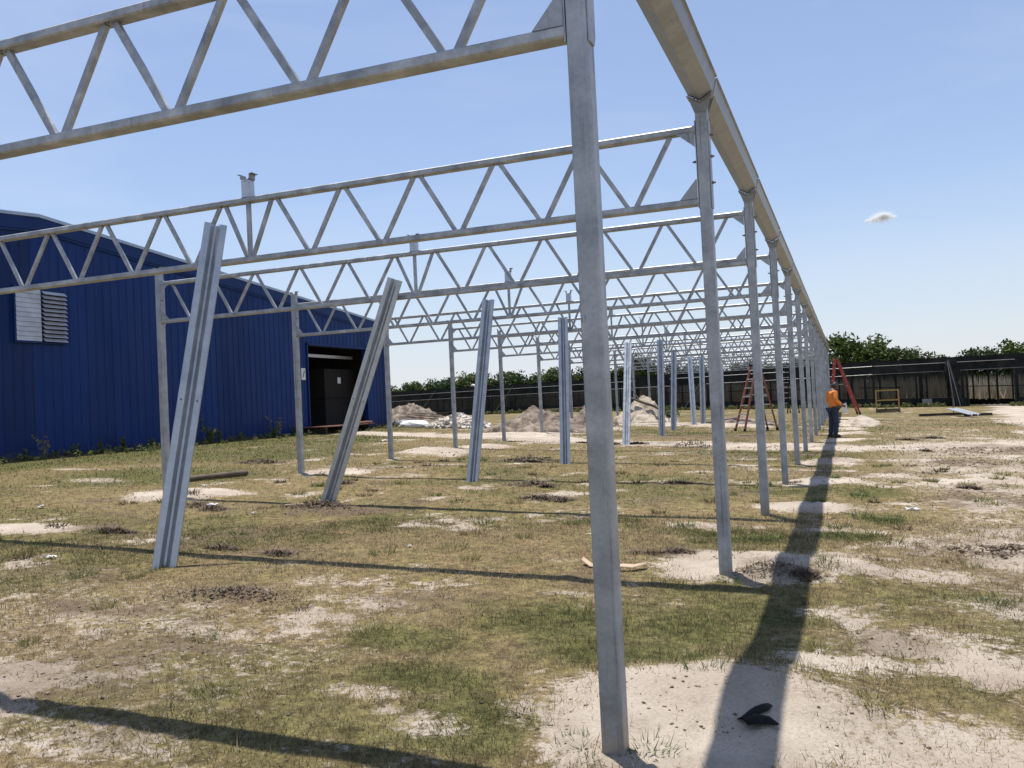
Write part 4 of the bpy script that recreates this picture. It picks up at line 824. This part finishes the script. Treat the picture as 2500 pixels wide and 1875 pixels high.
# ------------------------------------------------------------------ black shade house
def cloth_mat(name, alpha, c1=(.008, .0095, .0095), c2=(.03, .032, .031)):
    m, t, p = new_mat(name)
    tc = t.nodes.new('ShaderNodeTexCoord'); n = node(t, 'ShaderNodeTexNoise', Scale=1.3, Detail=4); t.links.new(tc.outputs['Object'], n.inputs['Vector'])
    t.links.new(ramp(t, n.outputs[0], [(.3, c1), (.7, c2)]), p.inputs['Base Color']); p.inputs['Roughness'].default_value = .85; p.inputs['Specular IOR Level'].default_value = .15
    wv = node(t, 'ShaderNodeTexNoise', Scale=2.2, Detail=3, Distortion=1.2); t.links.new(tc.outputs['Object'], wv.inputs['Vector']); bp = node(t, 'ShaderNodeBump', Strength=.9, Distance=.2); t.links.new(wv.outputs[0], bp.inputs['Height']); t.links.new(bp.outputs[0], p.inputs['Normal'])
    tr = t.nodes.new('ShaderNodeBsdfTransparent'); mx = t.nodes.new('ShaderNodeMixShader'); mx.inputs[0].default_value = alpha
    out = [q for q in t.nodes if q.type == 'OUTPUT_MATERIAL'][0]; t.links.new(tr.outputs[0], mx.inputs[1]); t.links.new(p.outputs[0], mx.inputs[2]); t.links.new(mx.outputs[0], out.inputs[0])
    return m
M_CL1 = cloth_mat('shade_cloth_double', .985); M_CL2 = cloth_mat('shade_cloth_single', .76); M_CL3 = cloth_mat('shade_cloth_roof', .72)
sh = tag(empty('shade_house', (0, 62, 0)), 'long black shade-cloth nursery enclosure on posts with an open bay at right', 'shade house')
def sho(mb, name, mat, smooth=False):
    me = mb.me(name); me.transform(Matrix.Translation((0, -62, 0))); return link(name, me, mat, sh, None, smooth)
FL = [(-60, 77.6), (2.7, 61.6), (34, 68.8)]
def fpt(s_):  # distance along the fence line from its corner at (2.7, 61.6)
    if s_ <= 0: d = Vector((FL[0][0] - 2.7, FL[0][1] - 61.6)).normalized(); return Vector((2.7, 61.6)) + d * -s_
    d = Vector((FL[2][0] - 2.7, FL[2][1] - 61.6)).normalized(); return Vector((2.7, 61.6)) + d * s_
BAY = 3.05; TOPZ = 3.44; stations = [i * BAY for i in range(-19, 11)]
OPEN = (5.0, 9.0)
for i, s_ in enumerate(stations):
    p0 = fpt(s_); z0 = gz(p0.x, p0.y)
    hh = TOPZ + random.choice((.0, .05, .28, .1))
    sho(MB().tube([(p0.x, p0.y, z0 - .3), (p0.x, p0.y, hh)], [.085, .07], 8), 'post', M_POST)
    if i == len(stations) - 1: continue
    s1 = stations[i + 1]; p1 = fpt(s1); z1 = gz(p1.x, p1.y); d = (p1 - p0).normalized(); nrm = Vector((d.y, -d.x)) * .10
    if nrm.y > 0: nrm = -nrm
    def pan(name, za0, za1, zb0, zb1, mat, sag=.0, nseg=8, off=1.0):
        v = []; f = []
        for k in range(nseg + 1):
            q = k / nseg; c_ = p0 + (p1 - p0) * q; bow = math.sin(q * math.pi) * .06 * random.uniform(.6, 1.2)
            lo = za0 + (za1 - za0) * q; hi = zb0 + (zb1 - zb0) * q - sag * math.sin(q * math.pi)
            for zz, bo in ((lo, bow * .5), ((lo + hi) / 2, bow), (hi, bow * .3)): v.append((c_.x + nrm.x * (off + bo * 4), c_.y + nrm.y * (off + bo * 4), zz))
        for k in range(nseg):
            for j in range(2): a_ = k * 3 + j; f.append((a_, a_ + 3, a_ + 4, a_ + 1))
        sho(MB().add(v, f), name, mat)
    is_open = 4.0 < s_ < 8.0
    pan('top_cloth', 2.45, 2.45, TOPZ, TOPZ, M_CL1, random.uniform(.03, .14))
    if not is_open:
        pan('wall_cloth', z0 + .62, z1 + .62, 2.44, 2.44, M_CL2)
        pan('skirt_cloth', z0 - .1, z1 - .1, z0 + .61, z1 + .61, M_CL1)
    for zz in (3.02, 2.46):
        a_ = (p0.x + nrm.x * 1.7, p0.y + nrm.y * 1.7, zz); b_ = (p1.x + nrm.x * 1.7, p1.y + nrm.y * 1.7, zz)
        if random.random() < .85: sho(MB().tube([a_, b_], .022, 6), 'rail_pipe', M_PIPE)
    if i % 3 == 0 and not is_open:
        a_ = Vector((p0.x, p0.y, TOPZ)); g_ = Vector((p0.x + d.x * -1.5 + nrm.x * 14, p0.y + d.y * -1.5 + nrm.y * 14, gz(p0.x + nrm.x * 14, p0.y + nrm.y * 14))); sho(MB().tube([a_, g_], .016, 5), 'guy_wire', M_WIRE)
    if is_open:
        for q_ in (.25, .5, .75):
            c0 = p0 + (p1 - p0) * q_ + Vector((d.y, d.x)) * 0; c0 = c0 - nrm.normalized() * (5.2 + 3 * q_); sho(MB().tube([(c0.x, c0.y, gz(c0.x, c0.y) - .2), (c0.x, c0.y, TOPZ - .04)], .10, 7), 'inner_post', M_POST)
    # posts and rails of the rows behind
    back = -nrm.normalized()
    for rw in range(1, 5):
        if not is_open and random.random() < .25: continue
        q0 = p0 + back * (rw * 4.2) + d * random.uniform(-.5, .5); zb = gz(q0.x, q0.y); sho(MB().tube([(q0.x, q0.y, zb - .2), (q0.x, q0.y, TOPZ - .04)], .075, 7), 'inner_post', M_POST)
    if random.random() < .6:
        q0 = p0 + back * 4.2; q1 = p1 + back * 4.2; sho(MB().beam((q0.x, q0.y, gz(q0.x, q0.y) + 1.35), (q1.x, q1.y, gz(q1.x, q1.y) + 1.35), .06, .06), 'inner_rail', M_POST)
    b0 = p0 + back * 18; b1 = p1 + back * 18
    sho(MB().add([(p0.x, p0.y, TOPZ - .03), (p1.x, p1.y, TOPZ - .03), (b1.x, b1.y, TOPZ - .03), (b0.x, b0.y, TOPZ - .03)], [(0, 1, 2, 3)]), 'roof_cloth', M_CL3)
# bundle of poles and a gathered curtain at the edge of the open bay
pb = fpt(4.5); zb = gz(pb.x, pb.y)
for i in range(4):
    o = MB().tube([(0, 0, 0), (-.25 - .15 * i, .25, 3.1)], .035, 7).obj('leaning_pole', M_POST if i % 2 else M_PIPE, None, (pb.x + .55 + .18 * i, pb.y - 1.1, zb)); tag(o, ['leftmost', 'second', 'third', 'rightmost'][i] + ' of four poles leaning at the left edge of the open bay', 'pole', 'poles leaning on the shade house')
v = []; f = []
for j in range(13):
    z = 3.25 - j * .27; wd = .28 + .16 * math.sin(j * .5) + (.12 if j > 9 else 0)
    for k in range(12): a_ = 2 * math.pi * k / 12; q = wd * (1 + .22 * math.sin(3 * a_ + j * .4)); v.append((q * math.cos(a_) + .05 * j * (j > 6) * .8, q * .5 * math.sin(a_), z))
for j in range(12):
    for k in range(12): f.append((j * 12 + k, j * 12 + (k + 1) % 12, (j + 1) * 12 + (k + 1) % 12, (j + 1) * 12 + k))
sho(MB().add([(x + pb.x + .55, y + pb.y - .45, z) for x, y, z in v], f), 'gathered_curtain', M_CL1, True)
# white pipe elbows on the fence top
for (s_, lab) in ((-34.5, 'white pipe elbow sticking up over the fence at left'), (11.4, 'white pipe elbow on the fence top at the right edge')):
    p0 = fpt(s_); o = MB().tube([(-.45, 0, .42), (-.3, 0, .47), (-.05, 0, .35), (.25, 0, -.1), (.42, 0, -.45)], [.09, .10, .10, .07, .045], 8).obj('pipe_elbow', M_WHITE, None, (p0.x, p0.y - .75, 3.1), True); tag(o, lab, 'pipe')
# pots inside the open bay
mb = MB()
for rw in range(4):
    for i in range(26):
        q = fpt(3.0 + i * .36); x = q.x + random.uniform(-.1, .1); y = q.y + 5.0 + rw * .8; z = gz(x, y); r_ = random.uniform(.12, .17); hh = random.uniform(.25, .4)
        mb.tube([(x, y, z), (x, y, z + hh)], [r_ * .85, r_], 7)
o = mb.obj('nursery_pots', M_DARK, None); o['kind'] = 'stuff'; o['label'] = 'dark rows of nursery pots inside the open bay'; o['category'] = 'pots'
p0 = fpt(3.4); o = MB().box(-.3, .3, -.02, .02, .1, .6).obj('notice_board', M_PIPE, None, (p0.x, p0.y - .5, gz(p0.x, p0.y - .5) - .05)); tag(o, 'small pale board leaning at the fence foot left of the open bay', 'board')

# ------------------------------------------------------------------ weeds along the warehouse and the fence
def weed_mesh(seed, h, n=90, cols=((.07, .11, .03), (.10, .13, .04), (.14, .14, .05))):
    V = []; C = []; r_ = np.random.default_rng(seed)
    for s_ in range(5):
        a = r_.uniform(0, 6.28); L = h * r_.uniform(.6, 1.1); k = n // 5; q = r_.random(k)
        cx = np.cos(a) * q * L * .35; cy = np.sin(a) * q * L * .35; cz = q * L
        v, c_ = leaf_cloud(k, (0, 0, 0), (.05, .05, .03), .055, cols, seed * 7 + s_)
        V.append(v + np.repeat(np.stack([cx, cy, cz], 1), 4, 0)); C.append(c_)
        st = np.array([[0, 0, 0], [.008, 0, 0], [np.cos(a) * L * .35, np.sin(a) * L * .35, L], [np.cos(a) * L * .35 + .004, np.sin(a) * L * .35, L]])[[0, 1, 3, 2]]
        V.append(st); C.append(np.tile([.12, .12, .05], (4, 1)))
    V = np.concatenate(V); return np_mesh('weed', V, np.arange(len(V)).reshape(-1, 4), np.concatenate(C), 4)
wm = [weed_mesh(100 + i, .42) for i in range(4)] + [weed_mesh(140, .5, 60, ((.30, .27, .2), (.24, .22, .14)))]
WL = [(12.7, .8), (13.4, 1.3), (14.4, .9), (15.2, 1.0), (16.3, 1.1), (17.1, 1.0), (18.2, .8), (19.6, 1.8), (20.1, 1.1), (21.4, .9), (23.1, 1.2), (23.6, 1.6), (24.6, 1.0), (28.4, .9), (31.8, 1.2), (32.4, 1.0)]
for i, (y, s_) in enumerate(WL):
    x = WX + .35 + random.uniform(0, .3); pale = i in (1, 11); o = link('weed', wm[4] if pale else wm[i % 4], M_WEED, None, (x, y, gz(x, y) - .02)); o.scale = (s_, s_, s_); o.rotation_euler = (0, 0, random.uniform(0, 6))
    tag(o, ('pale dry weed' if pale else 'leafy green weed') + f', {ORD[i]} from the left along the warehouse foot', 'weed', 'weeds along the warehouse foot')
V = []; C = []
for i in range(1250):
    if i < 430: x = WX + .1 + abs(random.gauss(0, .7)); y = random.uniform(-2, 32); hh = random.uniform(.06, .22)
    else:
        s_ = random.uniform(-34, 26); q = fpt(s_); x = q.x; y = q.y - .6 - abs(random.gauss(0, .6)); hh = random.uniform(.12, .32)
        if 4.5 < s_ < 8.6: continue
    v, c_ = leaf_cloud(14, (0, 0, hh * .5), (.10, .10, hh * .6), (.05 if i < 430 else .10), ((.08, .12, .035), (.13, .145, .05), (.18, .165, .07)), i + 2000); V.append(v + np.array([x, y, gz(x, y)])); C.append(c_)
V = np.concatenate(V); o = link('weedy_growth', np_mesh('weedy_growth', V, np.arange(len(V)).reshape(-1, 4), np.concatenate(C), 4), M_WEED); o['kind'] = 'stuff'; o['label'] = 'low weedy growth along the warehouse wall and the shade fence'; o['category'] = 'weeds'
# ------------------------------------------------------------------ trees behind
def crown_mesh(seed, w_, h, n, lsize, tint=1.0, bias=(1, 1, 1)):
    r_ = np.random.default_rng(seed); V = []; C = []
    ncl = 44
    for k in range(ncl):
        u = r_.normal(0, 1, 3); u /= np.linalg.norm(u); u[2] = u[2] * .75 + .12; q = r_.uniform(.35, 1.0) ** .8
        cen = np.array([u[0] * w_ * .42 * q, u[1] * w_ * .42 * q, h * .55 + u[2] * h * .42 * q]); rr = r_.uniform(.07, .20) * w_
        shade = r_.uniform(.6, 1.35)
        v, c_ = leaf_cloud(n // ncl, cen, (rr, rr, rr * .8), lsize, ((.030, .055, .016), (.045, .075, .022), (.065, .095, .028)), seed * 31 + k); V.append(v); C.append(c_ * shade * np.array(bias) * tint)
    V = np.concatenate(V); return np_mesh('crown', V, np.arange(len(V)).reshape(-1, 4), np.concatenate(C), 4)
def trunk_mesh(seed, h):
    r_ = random.Random(seed); mb = MB(); mb.tube([(0, 0, -.3), (.05, 0, h * .2), (r_.uniform(-.2, .2), .1, h * .45), (r_.uniform(-.3, .3), 0, h * .72)], [h * .035, h * .028, h * .02, h * .008], 8)
    for k in range(5):
        a = r_.uniform(0, 6.28); z = h * r_.uniform(.2, .5); mb.tube([(0.03, 0, z), (math.cos(a) * h * .16, math.sin(a) * h * .16, z + h * .12), (math.cos(a) * h * .3, math.sin(a) * h * .3, z + h * .24)], [h * .016, h * .011, h * .004], 6)
    return mb.me('trunk')
kinds = [crown_mesh(i + 1, 1.2, 1.0, 7000, .033, 1.0, b_) for i, b_ in enumerate([(1, 1, 1), (1.15, 1.05, .9), (.85, .95, 1.0), (1.25, 1.12, .8)])]
trks = [trunk_mesh(i, 1.0) for i in range(2)]
# x, y, top height above the camera level datum, spread
TREES = [(-53.5, 90, 5.5, 6, 'leftmost dark tree above the fence beside the warehouse'), (-48, 90, 5.1, 4.5, 'pale green bushy tree above the fence, second from the warehouse'), (-44.3, 91.5, 5.5, 5, 'bright green rounded tree left of the third left column'), (-41, 92.5, 6.0, 6, 'dark tree rising behind the third propped channel'), (-36.5, 94, 6.0, 6, 'rounded dark tree between the middle left columns'), (-31.5, 96, 6.0, 6.5, 'wide tree left of the upright propped channel'), (-27, 98, 6.1, 5.5, 'tree right of the upright propped channel'), (-22.2, 99.8, 7.1, 5.5, 'tall dark tree behind the far trusses, left'), (-17, 101, 6.0, 6, 'tree behind the far trusses, middle left'), (-10, 103, 5.6, 7, 'tree behind the far trusses, middle right'), (-4.2, 106.8, 6.0, 6, 'tree behind the right row of columns'),
         (1.9, 109, 8.5, 9.0, 'largest green tree rising above the fence right of the gutter end'), (7.2, 111, 6.7, 7.5, 'second rounded tree right of the largest tree'), (11.6, 112.8, 5.3, 4.5, 'low tree above the left edge of the open bay'), (16.0, 114.4, 6.1, 8.0, 'tree rising above the right edge of the open bay'), (21.5, 116.5, 6.7, 8, 'large tree at the right edge of the photo')]
for i, (x, y, top, sp, lab) in enumerate(TREES):
    z0 = gz(x, y); h = top - z0; e = empty('oak_tree', (x, y, z0), random.uniform(0, 6.28)); tag(e, lab, 'tree', 'trees behind the shade house')
    c_ = link('crown', kinds[i % 4], M_LEAF, e); c_.scale = (sp / 1.0, sp / 1.0, h); t_ = link('trunk', trks[i % 2], M_BARK, e); t_.scale = (h, h, h)
# far woods that read as one mass, and tall dry grass in front of them
V = []; C = []
for i in range(240):
    x = random.uniform(-120, 90); y = 134 + .15 * x + random.uniform(-5, 8) ; r_ = random.uniform(2.0, 3.2); zz = random.uniform(.8, 2.6)
    v, c_ = leaf_cloud(80, (x, y, gz(x, y) + zz), (r_, r_, r_ * .75), .5, ((.035, .06, .02), (.05, .075, .025), (.06, .085, .03)), 5000 + i); V.append(v); C.append(c_ * random.uniform(.8, 1.2))
V = np.concatenate(V); o = link('far_woods', np_mesh('far_woods', V, np.arange(len(V)).reshape(-1, 4), np.concatenate(C), 4), M_LEAF); o['kind'] = 'stuff'; o['label'] = 'far belt of low woodland behind the nearer trees'; o['category'] = 'woods'
n = 26000; r_ = np.random.default_rng(77); x = r_.uniform(-70, 50, n); y = 86 + .12 * x + r_.uniform(0, 16, n); z = ground_z(x, y, False); h = r_.uniform(1.2, 2.7, n); a = r_.uniform(0, 6.28, n); w_ = .07
V = np.empty((n, 3, 3)); V[:, 0] = np.stack([x - np.cos(a) * w_, y - np.sin(a) * w_, z], 1); V[:, 1] = np.stack([x + np.cos(a) * w_, y + np.sin(a) * w_, z], 1); V[:, 2] = np.stack([x + r_.normal(0, .3, n), y + r_.normal(0, .3, n), z + h], 1)
C = np.repeat(np.array([[.36, .30, .22], [.42, .36, .27], [.28, .25, .15]])[r_.integers(0, 3, n)] * r_.uniform(.8, 1.2, (n, 1)), 3, 0)
o = link('tall_dry_grass', np_mesh('tall_dry_grass', V.reshape(-1, 3), np.arange(n * 3).reshape(-1, 3), C), M_GRASS); o['kind'] = 'stuff'; o['label'] = 'tall dry grass in the field behind the shade house'; o['category'] = 'grass'
# ------------------------------------------------------------------ one small cloud
M_CLOUD = attr_mat('cloud_white', 1.0, .5)
t = M_CLOUD.node_tree; out = [q for q in t.nodes if q.type == 'OUTPUT_MATERIAL'][0]; src = out.inputs[0].links[0].from_socket; tr = t.nodes.new('ShaderNodeBsdfTransparent'); mx = t.nodes.new('ShaderNodeMixShader'); mx.inputs[0].default_value = .30
t.links.new(tr.outputs[0], mx.inputs[1]); t.links.new(src, mx.inputs[2]); t.links.new(mx.outputs[0], out.inputs[0])
r_ = np.random.default_rng(5); V = []; C = []
for cx, cy, cz, rx, rz_, k in tuple((a_ * .85, b_, c_ * 1.3, d_ * .85, e_ * 1.5, f_ * 5) for a_, b_, c_, d_, e_, f_ in ((0, 0, 0, 15, 5.5, 2600), (-13, 3, -1.5, 9, 3.5, 900), (13, -2, .5, 10, 4, 1100), (5, 0, 1.6, 10, 3.5, 900), (24, 2, -1, 5, 2, 250), (-24, 0, -2.5, 5, 1.8, 220))):
    p_ = r_.normal(0, .52, (k, 3)) * np.array([rx, rx * .6, rz_]) + np.array([cx, cy, cz]); a = r_.normal(0, 1, (k, 3)); a /= np.linalg.norm(a, axis=1)[:, None]; b_ = np.cross(a, r_.normal(0, 1, (k, 3))); b_ /= np.linalg.norm(b_, axis=1)[:, None]
    s_ = r_.uniform(.15, .5, (k, 1)); V.append(np.stack([p_ - a * s_, p_ + b_ * s_, p_ + a * s_, p_ - b_ * s_], 1).reshape(-1, 3)); C.append(np.full((k * 4, 3), .98))
V = np.concatenate(V); o = link('cloud', np_mesh('cloud', V, np.arange(len(V)).reshape(-1, 4), np.concatenate(C), 4), M_CLOUD, None, CAM + Vector((0.04142, 0.98325, 0.17747)) * 1600); tag(o, 'single small white cloud low in the blue sky at right', 'cloud')
